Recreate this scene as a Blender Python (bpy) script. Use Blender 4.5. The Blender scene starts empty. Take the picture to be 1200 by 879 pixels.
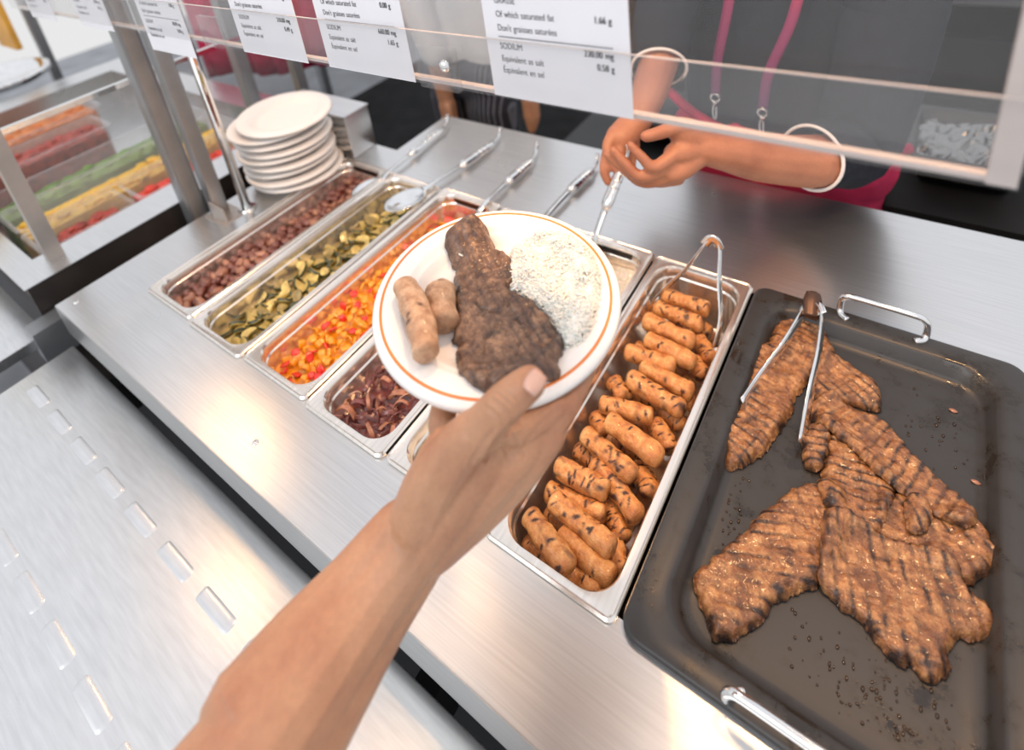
import bpy, bmesh, math, random
import numpy as np
from mathutils import Vector, Matrix, noise
PI = math.pi
S = bpy.context.scene
COL = S.collection
random.seed(4)

# ------------------------------------------------------------ camera, world, light, exposure
cam = bpy.data.cameras.new('camera'); camo = bpy.data.objects.new('camera', cam); COL.objects.link(camo)
cam.sensor_width = 36; cam.lens = 36 * 705.5 / 1200
cam.shift_x = 31.4 / 1200; cam.shift_y = -346.6 / 1200
cam.clip_start = .02
RM = ((0.800334, -0.131007, 0.585066), (0.582923, 0.398276, -0.708221), (-0.140236, 0.907862, 0.395121))
m = Matrix(RM).to_4x4(); m.translation = (0.1757, -0.2814, 0.7541)
camo.matrix_world = m
cam.dof.use_dof = True; cam.dof.focus_distance = .70; cam.dof.aperture_fstop = 3.0
S.camera = camo
S.view_settings.view_transform = 'Standard'; S.view_settings.look = 'None'
S.view_settings.exposure = 0.0; S.view_settings.gamma = 1

w = bpy.data.worlds.new('world'); S.world = w; w.use_nodes = True
nt = w.node_tree; nt.nodes.clear()
wo = nt.nodes.new('ShaderNodeOutputWorld'); bg = nt.nodes.new('ShaderNodeBackground')
tc = nt.nodes.new('ShaderNodeTexCoord'); sx = nt.nodes.new('ShaderNodeSeparateXYZ'); cr = nt.nodes.new('ShaderNodeValToRGB')
nt.links.new(tc.outputs['Generated'], sx.inputs[0]); nt.links.new(sx.outputs['Z'], cr.inputs[0])
cr.color_ramp.elements[0].position = 0.0; cr.color_ramp.elements[0].color = (.80, .80, .80, 1)
cr.color_ramp.elements[1].position = 0.6; cr.color_ramp.elements[1].color = (.92, .94, 1.0, 1)
nt.links.new(cr.outputs[0], bg.inputs[0]); bg.inputs[1].default_value = 1.02
nt.links.new(bg.outputs[0], wo.inputs[0])

def light(name, kind, loc, target, energy, color, size=.2, size_y=None, spot=None):
    l = bpy.data.lights.new(name, kind); l.energy = energy; l.color = color
    if kind == 'AREA':
        l.size = size
        if size_y: l.shape = 'RECTANGLE'; l.size_y = size_y
    else: l.shadow_soft_size = size
    if spot: l.spot_size = spot; l.spot_blend = .6
    o = bpy.data.objects.new(name, l); COL.objects.link(o); o.location = loc
    o.rotation_euler = (Vector(target) - Vector(loc)).to_track_quat('-Z', 'Y').to_euler()
    return o
light('daylight_front', 'AREA', (-.6, -2.2, 2.2), (-.3, .2, 0), 32, (1, .98, .96), 2.5, 1.6)
WARM = (1.0, .56, .26)
LAMPS = ((-1.38, .17), (-.60, .20), (-.20, .29), (.23, .35))

# ------------------------------------------------------------ materials
MATS = {}  # every material by name
def nmat(name):
    m = bpy.data.materials.new(name); m.use_nodes = True
    MATS[name] = m
    return m, m.node_tree, m.node_tree.nodes['Principled BSDF']
def N(t, kind, **kw):
    n = t.nodes.new(kind)
    for k, v in kw.items():
        if k in n.inputs: n.inputs[k].default_value = v
        else: setattr(n, k, v)
    return n
def L(t, a, b): t.links.new(a, b)
def ramp(t, src, stops):
    r = t.nodes.new('ShaderNodeValToRGB'); e = r.color_ramp.elements
    while len(e) < len(stops): e.new(.5)
    for i, (p, c) in enumerate(stops): e[i].position = p; e[i].color = (*c, 1)
    L(t, src, r.inputs[0]); return r
def simple(name, col, rough=.5, metal=0, nscale=0, namt=.15, bump=0, bscale=None, coord='Object', sss=0, coat=0, stretch=None, spec=None):
    m, t, b = nmat(name)
    b.inputs['Base Color'].default_value = (*col, 1); b.inputs['Roughness'].default_value = rough; b.inputs['Metallic'].default_value = metal
    if spec is not None: b.inputs['Specular IOR Level'].default_value = spec
    if coat: b.inputs['Coat Weight'].default_value = coat; b.inputs['Coat Roughness'].default_value = .12
    if sss:
        b.inputs['Subsurface Weight'].default_value = sss; b.inputs['Subsurface Radius'].default_value = (1, .35, .2); b.inputs['Subsurface Scale'].default_value = .006
    if nscale or bump:
        c = t.nodes.new('ShaderNodeTexCoord'); mp = N(t, 'ShaderNodeMapping'); L(t, c.outputs[coord], mp.inputs[0])
        if stretch: mp.inputs['Scale'].default_value = stretch
        if nscale:
            n = N(t, 'ShaderNodeTexNoise', Scale=nscale, Detail=5.0); L(t, mp.outputs[0], n.inputs['Vector'])
            a = tuple(max(0, x * (1 - namt)) for x in col); z = tuple(min(1, x * (1 + namt)) for x in col)
            r = ramp(t, n.outputs[0], [(.3, a), (.7, z)]); L(t, r.outputs[0], b.inputs['Base Color'])
        if bump:
            n2 = N(t, 'ShaderNodeTexNoise', Scale=bscale or nscale, Detail=4.0); L(t, mp.outputs[0], n2.inputs['Vector'])
            bp = N(t, 'ShaderNodeBump', Strength=bump, Distance=.001); L(t, n2.outputs[0], bp.inputs['Height']); L(t, bp.outputs[0], b.inputs['Normal'])
    return m
def brushed(name, col, rough, stretch, strength=.05, aniso=.0, var=.06, metal=1.0):
    m, t, b = nmat(name)
    b.inputs['Metallic'].default_value = metal; b.inputs['Anisotropic'].default_value = aniso
    c = t.nodes.new('ShaderNodeTexCoord'); mp = N(t, 'ShaderNodeMapping'); mp.inputs['Scale'].default_value = stretch; L(t, c.outputs['Object'], mp.inputs[0])
    n = N(t, 'ShaderNodeTexNoise', Scale=60.0, Detail=6.0); L(t, mp.outputs[0], n.inputs['Vector'])
    n2 = N(t, 'ShaderNodeTexNoise', Scale=6.0, Detail=4.0); L(t, c.outputs['Object'], n2.inputs['Vector'])
    mr = N(t, 'ShaderNodeMapRange'); L(t, n2.outputs[0], mr.inputs[0]); mr.inputs[3].default_value = rough - var; mr.inputs[4].default_value = rough + var
    L(t, mr.outputs[0], b.inputs['Roughness'])
    r = ramp(t, n.outputs[0], [(.3, tuple(x * .92 for x in col)), (.7, tuple(min(1, x * 1.06) for x in col))]); L(t, r.outputs[0], b.inputs['Base Color'])
    bp = N(t, 'ShaderNodeBump', Strength=strength, Distance=.0006); L(t, n.outputs[0], bp.inputs['Height']); L(t, bp.outputs[0], b.inputs['Normal'])
    return m
STEEL = brushed('brushed_counter_steel', (.70, .705, .705), .29, (.15, 6, 1), .04, 0, .05, .95)
LIPSTEEL = brushed('darkened_lip_steel', (.50, .50, .49), .35, (.15, 1, 6), .03)  # same steel as the counter, darkened to paint in a dimmer reflection
RAIL = brushed('worn_rail_steel', (.74, .745, .745), .31, (.3, 3, 1), .03, 0, .12, .97)
PAN = brushed('pan_steel', (.84, .79, .73), .20, (3, .2, 3), .02, 0, .05, .88)  # warm tint in the colour stands in for lamplight on the rims
CHROME = simple('polished_steel', (.82, .82, .81), .09, 1, 40, .06)
DARKSTEEL = brushed('dark_kitchen_steel', (.07, .07, .07), .4, (1, 4, 1))
GREYPOST = simple('grey_painted_metal', (.33, .34, .35), .38, .75, 20, .08)
BEIGEPOST = simple('beige_painted_metal', (.44, .40, .37), .4, .6, 20, .08)
BLACK = simple('dark_cabinet', (.010, .010, .010), .6, 0, 8, .4, spec=.2)
DARKPANEL = simple('dark_brown_panel', (.045, .036, .032), .4, .2, 10, .3)
WHITE = simple('white_laminate', (.78, .79, .80), .4, 0, 6, .05)
PLATE = simple('moulded_fibre_white', (.86, .83, .80), .42, 0, 250, .02, .12, 300, sss=0)
ORANGE = simple('orange_rim_print', (.75, .22, .05), .45, 0, 80, .1)
RICE = simple('cooked_rice', (.86, .81, .73), .35, 0, 120, .08, .2, 400, sss=.25)
CARD = simple('card_paper', (.80, .80, .84), .5, 0, 30, .02)
INK = simple('grey_black_ink', (.03, .03, .035), .6, 0, 50, .2)
SHIRT = simple('dark_grey_shirt_cotton', (.018, .022, .031), .9, 0, 60, .25, .08, 900, spec=.2)
TRIM = simple('white_trim', (.75, .74, .74), .7, 0, 100, .05)
CRIMSON = simple('crimson_cloth', (.48, .015, .07), .8, 0, 30, .2, .3, 500)
HAIR = simple('black_hair', (.012, .009, .008), .5, 0, 80, .4)
YELLOWFOOD = simple('yellow_sauce', (.66, .50, .14), .4, 0, 20, .2)
FLOORM = simple('grey_floor_vinyl', (.30, .31, .33), .5, 0, 4, .2)
DARKFLOOR = simple('dark_floor_mat', (.012, .012, .012), .8, 0, 8, .4, spec=.2)
NAVY = simple('navy_cloth', (.03, .035, .06), .9, 0, 40, .2)
YOL = simple('yellow_orange_print', (.8, .35, .04), .5, 0, 5, .4)
NAIL = simple('fingernail', (.64, .38, .29), .28, 0, 60, .06, coat=.3)
GUM = simple('grease_flecks', (.05, .025, .008), .08, 0, 80, .4, coat=.5)

def glass(name, tint, rough, haze):
    m, t, b = nmat(name)
    b.inputs['Base Color'].default_value = (*tint, 1); b.inputs['Roughness'].default_value = rough
    b.inputs['Transmission Weight'].default_value = 1; b.inputs['IOR'].default_value = 1.45
    c = t.nodes.new('ShaderNodeTexCoord'); n = N(t, 'ShaderNodeTexNoise', Scale=3.0, Detail=6.0); L(t, c.outputs['Object'], n.inputs['Vector'])
    mr = N(t, 'ShaderNodeMapRange'); L(t, n.outputs[0], mr.inputs[0]); mr.inputs[3].default_value = haze * .5; mr.inputs[4].default_value = haze * 1.5
    d = N(t, 'ShaderNodeBsdfDiffuse'); d.inputs[0].default_value = (.8, .8, .82, 1)
    tr = N(t, 'ShaderNodeBsdfTransparent'); tr.inputs[0].default_value = (.97, .97, .97, 1)
    mx = N(t, 'ShaderNodeMixShader'); L(t, mr.outputs[0], mx.inputs[0])
    fr = N(t, 'ShaderNodeFresnel', IOR=1.5); gl = N(t, 'ShaderNodeBsdfGlossy', Roughness=rough)
    geo = N(t, 'ShaderNodeNewGeometry'); inv = N(t, 'ShaderNodeMath', operation='SUBTRACT'); inv.inputs[0].default_value = 1; L(t, geo.outputs['Backfacing'], inv.inputs[1])
    fm = N(t, 'ShaderNodeMath', operation='MULTIPLY'); L(t, fr.outputs[0], fm.inputs[0]); L(t, inv.outputs[0], fm.inputs[1])
    mg = N(t, 'ShaderNodeMixShader'); L(t, fm.outputs[0], mg.inputs[0]); L(t, tr.outputs[0], mg.inputs[1]); L(t, gl.outputs[0], mg.inputs[2])
    L(t, mg.outputs[0], mx.inputs[1]); L(t, d.outputs[0], mx.inputs[2])
    o = t.nodes['Material Output']; L(t, mx.outputs[0], o.inputs[0])
    t.nodes.remove(b)
    return m
ACRYLIC = glass('clear_acrylic', (1, 1, 1), .04, .035)  # its haze is diffuse white painted in for the panel's milky reflection
CLEARBOX = glass('clear_food_box', (1, 1, 1), .08, .16)
EDGE = simple('frosted_acrylic_edge', (.56, .49, .46), .25, 0, 15, .06, coat=.4)  # pale pinkish colour painted in for light trapped and glowing at sheet edges

def skin(name, base, warm, deep):
    m, t, b = nmat(name)
    b.inputs['Roughness'].default_value = .46
    b.inputs['Subsurface Weight'].default_value = .18; b.inputs['Subsurface Radius'].default_value = (1, .35, .2); b.inputs['Subsurface Scale'].default_value = .004
    c = t.nodes.new('ShaderNodeTexCoord')
    n = N(t, 'ShaderNodeTexNoise', Scale=16.0, Detail=4.0); L(t, c.outputs['Object'], n.inputs['Vector'])
    r = ramp(t, n.outputs[0], [(.28, deep), (.5, base), (.75, warm)])
    n3 = N(t, 'ShaderNodeTexNoise', Scale=260.0, Detail=3.0); L(t, c.outputs['Object'], n3.inputs['Vector'])
    mx = N(t, 'ShaderNodeMix', data_type='RGBA', blend_type='MULTIPLY'); mx.inputs[0].default_value = .22
    L(t, r.outputs[0], mx.inputs[6]); L(t, n3.outputs[0], mx.inputs[7])
    gm = N(t, 'ShaderNodeBrightContrast'); L(t, mx.outputs[2], gm.inputs[0]); gm.inputs[1].default_value = .02
    L(t, gm.outputs[0], b.inputs['Base Color'])
    v = N(t, 'ShaderNodeTexVoronoi', Scale=650.0); L(t, c.outputs['Object'], v.inputs['Vector'])
    n2 = N(t, 'ShaderNodeTexNoise', Scale=90.0, Detail=6.0); L(t, c.outputs['Object'], n2.inputs['Vector'])
    ad = N(t, 'ShaderNodeMath', operation='ADD'); L(t, v.outputs[0], ad.inputs[0]); L(t, n2.outputs[0], ad.inputs[1])
    bp = N(t, 'ShaderNodeBump', Strength=.22, Distance=.0006); L(t, ad.outputs[0], bp.inputs['Height']); L(t, bp.outputs[0], b.inputs['Normal'])
    return m
SKIN = skin('light_tan_skin', (.51, .255, .135), (.57, .30, .17), (.41, .175, .09))
SKIN2 = skin('brown_skin', (.44, .175, .09), (.50, .21, .11), (.34, .12, .06))

def meat(name, light_, mid, dark, char, rough=.38, coat=.25, nsc=70.0):
    m, t, b = nmat(name)
    c = t.nodes.new('ShaderNodeTexCoord'); at = N(t, 'ShaderNodeAttribute', attribute_name='char')
    n = N(t, 'ShaderNodeTexNoise', Scale=nsc, Detail=8.0, Roughness=.65); L(t, c.outputs['Object'], n.inputs['Vector'])
    r = ramp(t, n.outputs[0], [(.33, dark), (.5, mid), (.66, light_)])
    lo = N(t, 'ShaderNodeTexNoise', Scale=nsc * .33, Detail=3.0); L(t, c.outputs['Object'], lo.inputs['Vector'])
    lr = ramp(t, lo.outputs[0], [(.50, (0, 0, 0)), (.68, (.75,) * 3)]); m0 = N(t, 'ShaderNodeMix', data_type='RGBA'); L(t, lr.outputs[0], m0.inputs[0]); L(t, r.outputs[0], m0.inputs[6]); m0.inputs[7].default_value = (*dark, 1)
    mx = N(t, 'ShaderNodeMix', data_type='RGBA'); L(t, at.outputs['Fac'], mx.inputs[0]); L(t, m0.outputs[2], mx.inputs[6]); mx.inputs[7].default_value = (*char, 1)
    L(t, mx.outputs[2], b.inputs['Base Color'])
    n2 = N(t, 'ShaderNodeTexNoise', Scale=420.0, Detail=5.0); L(t, c.outputs['Object'], n2.inputs['Vector'])
    mr = N(t, 'ShaderNodeMapRange'); L(t, n2.outputs[0], mr.inputs[0]); mr.inputs[1].default_value = .3; mr.inputs[2].default_value = .7; mr.inputs[3].default_value = rough - .15; mr.inputs[4].default_value = rough + .25
    L(t, mr.outputs[0], b.inputs['Roughness'])
    b.inputs['Coat Weight'].default_value = coat; b.inputs['Coat Roughness'].default_value = .13
    ad = N(t, 'ShaderNodeMath', operation='ADD'); L(t, n.outputs[0], ad.inputs[0])
    ml = N(t, 'ShaderNodeMath', operation='MULTIPLY'); ml.inputs[1].default_value = .45; L(t, n2.outputs[0], ml.inputs[0]); L(t, ml.outputs[0], ad.inputs[1])
    bp = N(t, 'ShaderNodeBump', Strength=1.0, Distance=.0026); L(t, ad.outputs[0], bp.inputs['Height']); L(t, bp.outputs[0], b.inputs['Normal'])
    return m
STEAK = meat('grilled_steak_meat', (.62, .32, .125), (.41, .175, .06), (.17, .058, .02), (.030, .012, .007), .34, .45, nsc=110.0)
STEAKP = meat('plated_steak_meat', (.40, .225, .125), (.20, .100, .055), (.085, .038, .022), (.026, .013, .009), .32, .45, nsc=100.0)
SAUS = meat('grilled_sausage_skin', (.84, .45, .17), (.68, .29, .085), (.42, .13, .035), (.05, .016, .008), .36, .25, 70.0)
SAUSP = meat('pale_sausage_skin', (.72, .48, .31), (.57, .34, .20), (.36, .18, .095), (.07, .028, .015), .40, .2, 85.0)

def enamel():
    m, t, b = nmat('black_enamel')
    c = t.nodes.new('ShaderNodeTexCoord')
    n = N(t, 'ShaderNodeTexNoise', Scale=14.0, Detail=6.0); L(t, c.outputs['Object'], n.inputs['Vector'])
    n2 = N(t, 'ShaderNodeTexNoise', Scale=45.0, Detail=8.0, Roughness=.7); L(t, c.outputs['Object'], n2.inputs['Vector'])
    mu = N(t, 'ShaderNodeMath', operation='MULTIPLY'); L(t, n.outputs[0], mu.inputs[0]); L(t, n2.outputs[0], mu.inputs[1])
    r = ramp(t, mu.outputs[0], [(.24, (.034, .034, .035)), (.30, (.028, .025, .022)), (.36, (.022, .017, .013))]); L(t, r.outputs[0], b.inputs['Base Color'])
    r2 = ramp(t, mu.outputs[0], [(.255, (.38,) * 3), (.30, (.30,) * 3), (.33, (.14,) * 3)]); L(t, r2.outputs[0], b.inputs['Roughness'])
    bp = N(t, 'ShaderNodeBump', Strength=.35, Distance=.001); L(t, r2.outputs[0], bp.inputs['Height']); L(t, bp.outputs[0], b.inputs['Normal'])
    return m
ENAMEL = enamel()
def striped():
    m, t, b = nmat('striped_navy_cloth')
    c = t.nodes.new('ShaderNodeTexCoord'); wv = N(t, 'ShaderNodeTexWave', Scale=22.0, Distortion=.4, bands_direction='X'); L(t, c.outputs['Object'], wv.inputs['Vector'])
    r = ramp(t, wv.outputs[0], [(.75, (.02, .022, .032)), (.95, (.14, .15, .18))]); L(t, r.outputs[0], b.inputs['Base Color']); b.inputs['Roughness'].default_value = .9
    return m
STRIPE = striped()
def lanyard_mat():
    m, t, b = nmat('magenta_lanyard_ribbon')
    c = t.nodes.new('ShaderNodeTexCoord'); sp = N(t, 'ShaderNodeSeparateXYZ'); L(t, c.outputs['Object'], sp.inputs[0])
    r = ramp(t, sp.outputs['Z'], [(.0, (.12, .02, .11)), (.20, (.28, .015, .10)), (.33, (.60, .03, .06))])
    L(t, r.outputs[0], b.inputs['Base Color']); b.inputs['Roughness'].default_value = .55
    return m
LANYARD = lanyard_mat()
MEATBIT = simple('sauteed_meat_bits', (.20, .065, .045), .3, 0, 60, .45, .6, 200, coat=.4)
MEATBIT2 = simple('sauteed_meat_bits_pale', (.40, .18, .11), .3, 0, 60, .35, .6, 200, coat=.4)
COURG = simple('courgette_flesh', (.60, .46, .14), .35, 0, 60, .3, .4, 200, coat=.4)
COURG2 = simple('courgette_flesh_brown', (.30, .22, .06), .35, 0, 60, .35, .4, 200, coat=.4)
COURGSK = simple('courgette_skin', (.035, .045, .015), .3, 0, 80, .4, coat=.3)
PEPY = simple('yellow_pepper', (.88, .34, .012), .22, 0, 50, .2, coat=.5)
PEPR = simple('red_pepper', (.80, .035, .02), .22, 0, 50, .25, coat=.5)
ONION = simple('fried_onion', (.42, .18, .10), .22, 0, 60, .4, .3, 150, sss=.2, coat=.5)
ONION2 = simple('red_onion_skin', (.17, .05, .045), .22, 0, 60, .4, .3, 150, coat=.5)
ONION3 = simple('pale_onion', (.58, .36, .26), .25, 0, 60, .3, sss=.2, coat=.5)
GREENS = simple('lettuce', (.16, .30, .05), .5, 0, 40, .35)
CORN = simple('sweetcorn', (.82, .50, .04), .4, 0, 60, .2)
TOMATO = simple('tomato', (.70, .05, .02), .3, 0, 30, .2)
CARROT = simple('grated_carrot', (.70, .22, .04), .5, 0, 60, .3)
REDMIX = simple('red_bean_salad', (.36, .05, .03), .45, 0, 50, .5)
FEEL = simple('warm_white_enamel', (.7, .68, .64), .4)

# ------------------------------------------------------------ mesh helpers
def link(name, bm_or_me, mat=None, parent=None, smooth=True, loc=None):
    if isinstance(bm_or_me, bmesh.types.BMesh):
        me = bpy.data.meshes.new(name); bm_or_me.to_mesh(me); bm_or_me.free()
    else: me = bm_or_me
    if mat and not me.materials:
        for x in (mat if isinstance(mat, (list, tuple)) else [mat]): me.materials.append(x)
    if smooth:
        me.polygons.foreach_set('use_smooth', [True] * len(me.polygons))
        if smooth == 'auto':
            try: me.set_sharp_from_angle(angle=math.radians(35))
            except Exception: pass
    o = bpy.data.objects.new(name, me); COL.objects.link(o)
    if parent: o.parent = parent
    if loc: o.location = loc
    return o
def tag(o, label=None, cat=None, group=None, kind=None):
    if label: o['label'] = label
    if cat: o['category'] = cat
    if group: o['group'] = group
    if kind: o['kind'] = kind
    return o
def thing(name, label, cat, loc=(0, 0, 0), rz=0, group=None):
    o = bpy.data.objects.new(name, None); COL.objects.link(o); o.location = loc; o.rotation_euler = (0, 0, rz); o.empty_display_size = .02
    return tag(o, label, cat, group)
def cp(o, parent=None):
    c = o.copy(); COL.objects.link(c)
    if parent: c.parent = parent
    return c
def box(bm, x0, x1, y0, y1, z0, z1, bev=0, mi=0):
    vs = [bm.verts.new((x, y, z)) for x in (x0, x1) for y in (y0, y1) for z in (z0, z1)]
    q = [(0, 1, 3, 2), (4, 6, 7, 5), (0, 4, 5, 1), (2, 3, 7, 6), (0, 2, 6, 4), (1, 5, 7, 3)]
    fs = [bm.faces.new([vs[i] for i in f]) for f in q]
    for f in fs: f.material_index = mi
    if bev:
        es = list({e for f in fs for e in f.edges})
        bmesh.ops.bevel(bm, geom=es, offset=bev, segments=2, profile=.6, affect='EDGES')
    return vs
def bx(*a, bev=0):
    bm = bmesh.new(); box(bm, *a, bev=bev); bmesh.ops.recalc_face_normals(bm, faces=bm.faces); return bm
def loft(bm, loops, closed_ring=True, cap0=False, cap1=False):
    rs = [[bm.verts.new(p) for p in lp] for lp in loops]
    n = len(rs[0])
    for a, b in zip(rs, rs[1:]):
        for i in range(n if closed_ring else n - 1):
            j = (i + 1) % n
            bm.faces.new((a[i], a[j], b[j], b[i]))
    if cap0: bm.faces.new(rs[0][::-1])
    if cap1: bm.faces.new(rs[-1])
    return rs
def rrect(hx, hy, r, z, n=6, cx=0, cy=0):
    r = min(r, hx, hy); out = []
    for sx_, sy_, a0 in ((1, 1, 0), (-1, 1, 90), (-1, -1, 180), (1, -1, 270)):
        for k in range(n + 1):
            a = math.radians(a0 + 90 * k / n)
            out.append((cx + sx_ * (hx - r) + r * math.cos(a), cy + sy_ * (hy - r) + r * math.sin(a), z))
    return out
def tube(bm, pts, rad, n=10, cap=True, flat=1.0):
    pts = [Vector(p) for p in pts]
    rads = rad if isinstance(rad, (list, tuple)) else [rad] * len(pts)
    loops = []; up = Vector((0, 0, 1)); prev = None
    for i, p in enumerate(pts):
        d = (pts[min(i + 1, len(pts) - 1)] - pts[max(i - 1, 0)]).normalized()
        if prev is None:
            s = d.cross(up) if abs(d.dot(up)) < .95 else d.cross(Vector((1, 0, 0)))
        else: s = prev - d * prev.dot(d)
        s.normalize(); prev = s; t = d.cross(s)
        loops.append([p + (s * math.cos(2 * PI * k / n) + t * flat * math.sin(2 * PI * k / n)) * rads[i] for k in range(n)])
    loft(bm, loops, True, cap, cap)
def spline(pts, k=6):
    pts = [Vector(p) for p in pts]; out = []
    for i in range(len(pts) - 1):
        p0, p1, p2, p3 = pts[max(i - 1, 0)], pts[i], pts[i + 1], pts[min(i + 2, len(pts) - 1)]
        for j in range(k):
            t = j / k
            out.append(.5 * ((2 * p1) + (p2 - p0) * t + (2 * p0 - 5 * p1 + 4 * p2 - p3) * t * t + (3 * p1 - p0 - 3 * p2 + p3) * t ** 3))
    out.append(pts[-1]); return out
def lathe(bm, prof, n=72, cx=0, cy=0, closed=False):
    rs = []
    for r, z in prof:
        if r < 1e-6: rs.append([bm.verts.new((cx, cy, z))])
        else: rs.append([bm.verts.new((cx + r * math.cos(2 * PI * k / n), cy + r * math.sin(2 * PI * k / n), z)) for k in range(n)])
    for a, b in zip(rs, rs[1:]):
        for i in range(n):
            j = (i + 1) % n
            if len(a) == 1: bm.faces.new((a[0], b[j], b[i]))
            elif len(b) == 1: bm.faces.new((a[i], a[j], b[0]))
            else: bm.faces.new((a[i], a[j], b[j], b[i]))
    bmesh.ops.recalc_face_normals(bm, faces=bm.faces)
def organic(name, chains, mat, parent=None, voxel=.003, smooth=6, loc=None):
    """one continuous body surface: tapered limbs merged by a voxel remesh and smoothed"""
    bm = bmesh.new()
    for ch in chains:
        if len(ch) > 2:
            P_ = spline([p for p, r in ch], 4); r0 = [r for p, r in ch]; ch = list(zip(P_, [float(x) for x in np.interp(np.linspace(0, len(r0) - 1, len(P_)), range(len(r0)), r0)]))
        for (p, r), (q, s) in zip(ch, ch[1:]):
            p, q = Vector(p), Vector(q); n = max(2, int((q - p).length / (min(r, s) * .45)) + 1)
            tube(bm, [p.lerp(q, i / n) for i in range(n + 1)], [r + (s - r) * i / n for i in range(n + 1)], 14)
        for p, r in ch:
            bmesh.ops.create_icosphere(bm, subdivisions=2, radius=r, matrix=Matrix.Translation(p))
    bmesh.ops.recalc_face_normals(bm, faces=bm.faces)
    me = bpy.data.meshes.new(name); bm.to_mesh(me); bm.free()
    o = bpy.data.objects.new('tmp', me); COL.objects.link(o)
    md = o.modifiers.new('r', 'REMESH'); md.mode = 'VOXEL'; md.voxel_size = voxel; md.use_smooth_shade = True
    ms = o.modifiers.new('s', 'SMOOTH'); ms.iterations = smooth; ms.factor = .5
    dg = bpy.context.evaluated_depsgraph_get(); me2 = bpy.data.meshes.new_from_object(o.evaluated_get(dg))
    bpy.data.objects.remove(o)
    me2.materials.clear()
    return link(name, me2, mat, parent, True, loc)

# ------------------------------------------------------------ the setting
def rect_holes(name, xs, ys, solid, z0, z1, mat, parent=None):
    bm = bmesh.new(); V = {}
    def v(x, y, z):
        k = (round(x, 5), round(y, 5), z)
        if k not in V: V[k] = bm.verts.new((x, y, z))
        return V[k]
    def s(i, j): return 0 <= i < len(xs) - 1 and 0 <= j < len(ys) - 1 and solid(i, j)
    for i in range(len(xs) - 1):
        for j in range(len(ys) - 1):
            if not s(i, j): continue
            a, b, c, d = xs[i], xs[i + 1], ys[j], ys[j + 1]
            bm.faces.new((v(a, c, z1), v(b, c, z1), v(b, d, z1), v(a, d, z1)))
            bm.faces.new((v(a, d, z0), v(b, d, z0), v(b, c, z0), v(a, c, z0)))
            if not s(i - 1, j): bm.faces.new((v(a, c, z0), v(a, c, z1), v(a, d, z1), v(a, d, z0)))
            if not s(i + 1, j): bm.faces.new((v(b, d, z0), v(b, d, z1), v(b, c, z1), v(b, c, z0)))
            if not s(i, j - 1): bm.faces.new((v(b, c, z0), v(b, c, z1), v(a, c, z1), v(a, c, z0)))
            if not s(i, j + 1): bm.faces.new((v(a, d, z0), v(a, d, z1), v(b, d, z1), v(b, d, z0)))
    return link(name, bm, mat, parent, False)
FZ = -.90
tag(link('floor', bx(-7, 4, -2.5, 7, FZ - .05, FZ), FLOORM, smooth=False), 'grey vinyl floor of the food hall', kind='structure')
tag(link('floor', bx(-3.0, 3.4, .80, 4.2, FZ, FZ + .012), DARKFLOOR, smooth=False), 'dark rubber matting behind the serving counter', kind='structure')

# serving counter
CT = thing('serving_counter', 'long brushed stainless steel serving counter holding the food pans', 'counter', (0, 0, FZ))
def onct(o): o.location.z -= FZ; return o
tops = rect_holes('worktop', [-1.136, -.995, -.90, .340, 1.2], [-.113, .012, .518, .62, .824],
                  lambda i, j: not (i in (1, 2) and j == 1) and not (i < 2 and j == 3), -.0020, 0, STEEL, CT); onct(tops)
onct(link('front_lip', bx(-1.136, 1.2, -.1145, -.112, -.07, -.0005), LIPSTEEL, CT, False))
onct(link('end_lip', bx(-1.1375, -1.135, -.113, .62, -.06, -.0005), STEEL, CT, False))
onct(link('back_lip', bx(-.90, 1.2, .822, .8245, -.05, -.0005), STEEL, CT, False))
onct(link('well', rect_holes('w', [-1.0, -.995, .340, .345], [.007, .012, .518, .523], lambda i, j: not (i == 1 and j == 1), -.16, -.003, DARKSTEEL).data, DARKSTEEL, CT, False))
for o in [o for o in COL.objects if o.name.startswith('w') and o.name in ('w',)]: bpy.data.objects.remove(o)
onct(link('well_floor', bx(-1.0, .345, .007, .523, -.17, -.16), DARKSTEEL, CT, False))
onct(link('front_panel', bx(-1.12, 1.2, -.085, -.075, FZ + .02, -.06), BLACK, CT, False))
onct(link('side_panel', bx(-1.12, -1.11, -.075, .60, FZ + .02, -.06), BLACK, CT, False))
for (x, y, lab) in ((-1.105, -.086, 1), (-.512, -.074, 1)):
    bm = bmesh.new(); lathe(bm, [(0, .0022), (.004, .0018), (.0055, .0002), (.0055, -.001)], 16)
    onct(link('rivet', bm, CHROME, CT, loc=(x, y, 0)))

# tray rail in front
TR = thing('tray_rail', 'pale stainless tray slide shelf with rows of raised ribs below the counter edge', 'tray rail', (0, 0, FZ))
onct(link('shelf', bx(-1.135, 1.2, -.62, -.119, -.125, -.10, bev=.002), RAIL, TR, 'auto'))
for x in (-1.0, -.2): onct(link('bracket', bx(x, x + .03, -.6, -.09, -.20, -.125), BLACK, TR, False))
def rib_bm():
    bm = bmesh.new()
    loft(bm, [rrect(.036, .0095, .006, 0, 5), rrect(.034, .0078, .005, .0007, 5), rrect(.0325, .0062, .004, .0011, 5), rrect(.029, .0035, .003, .0013, 5)], cap1=True)
    return bm
rib0 = onct(link('raised_rib', rib_bm(), RAIL, TR, True, (-1.058, -.2085, -.1)))
first = True
for row, (yy, x0, k) in enumerate(((-.2085, -1.058, 13), (-.340, -1.13, 14))):
    for i in range(k):
        if first: first = False; continue
        c = cp(rib0, TR); c.location = (x0 + .1015 * i + .03 * (row == 1), yy, -.1 - FZ)

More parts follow.
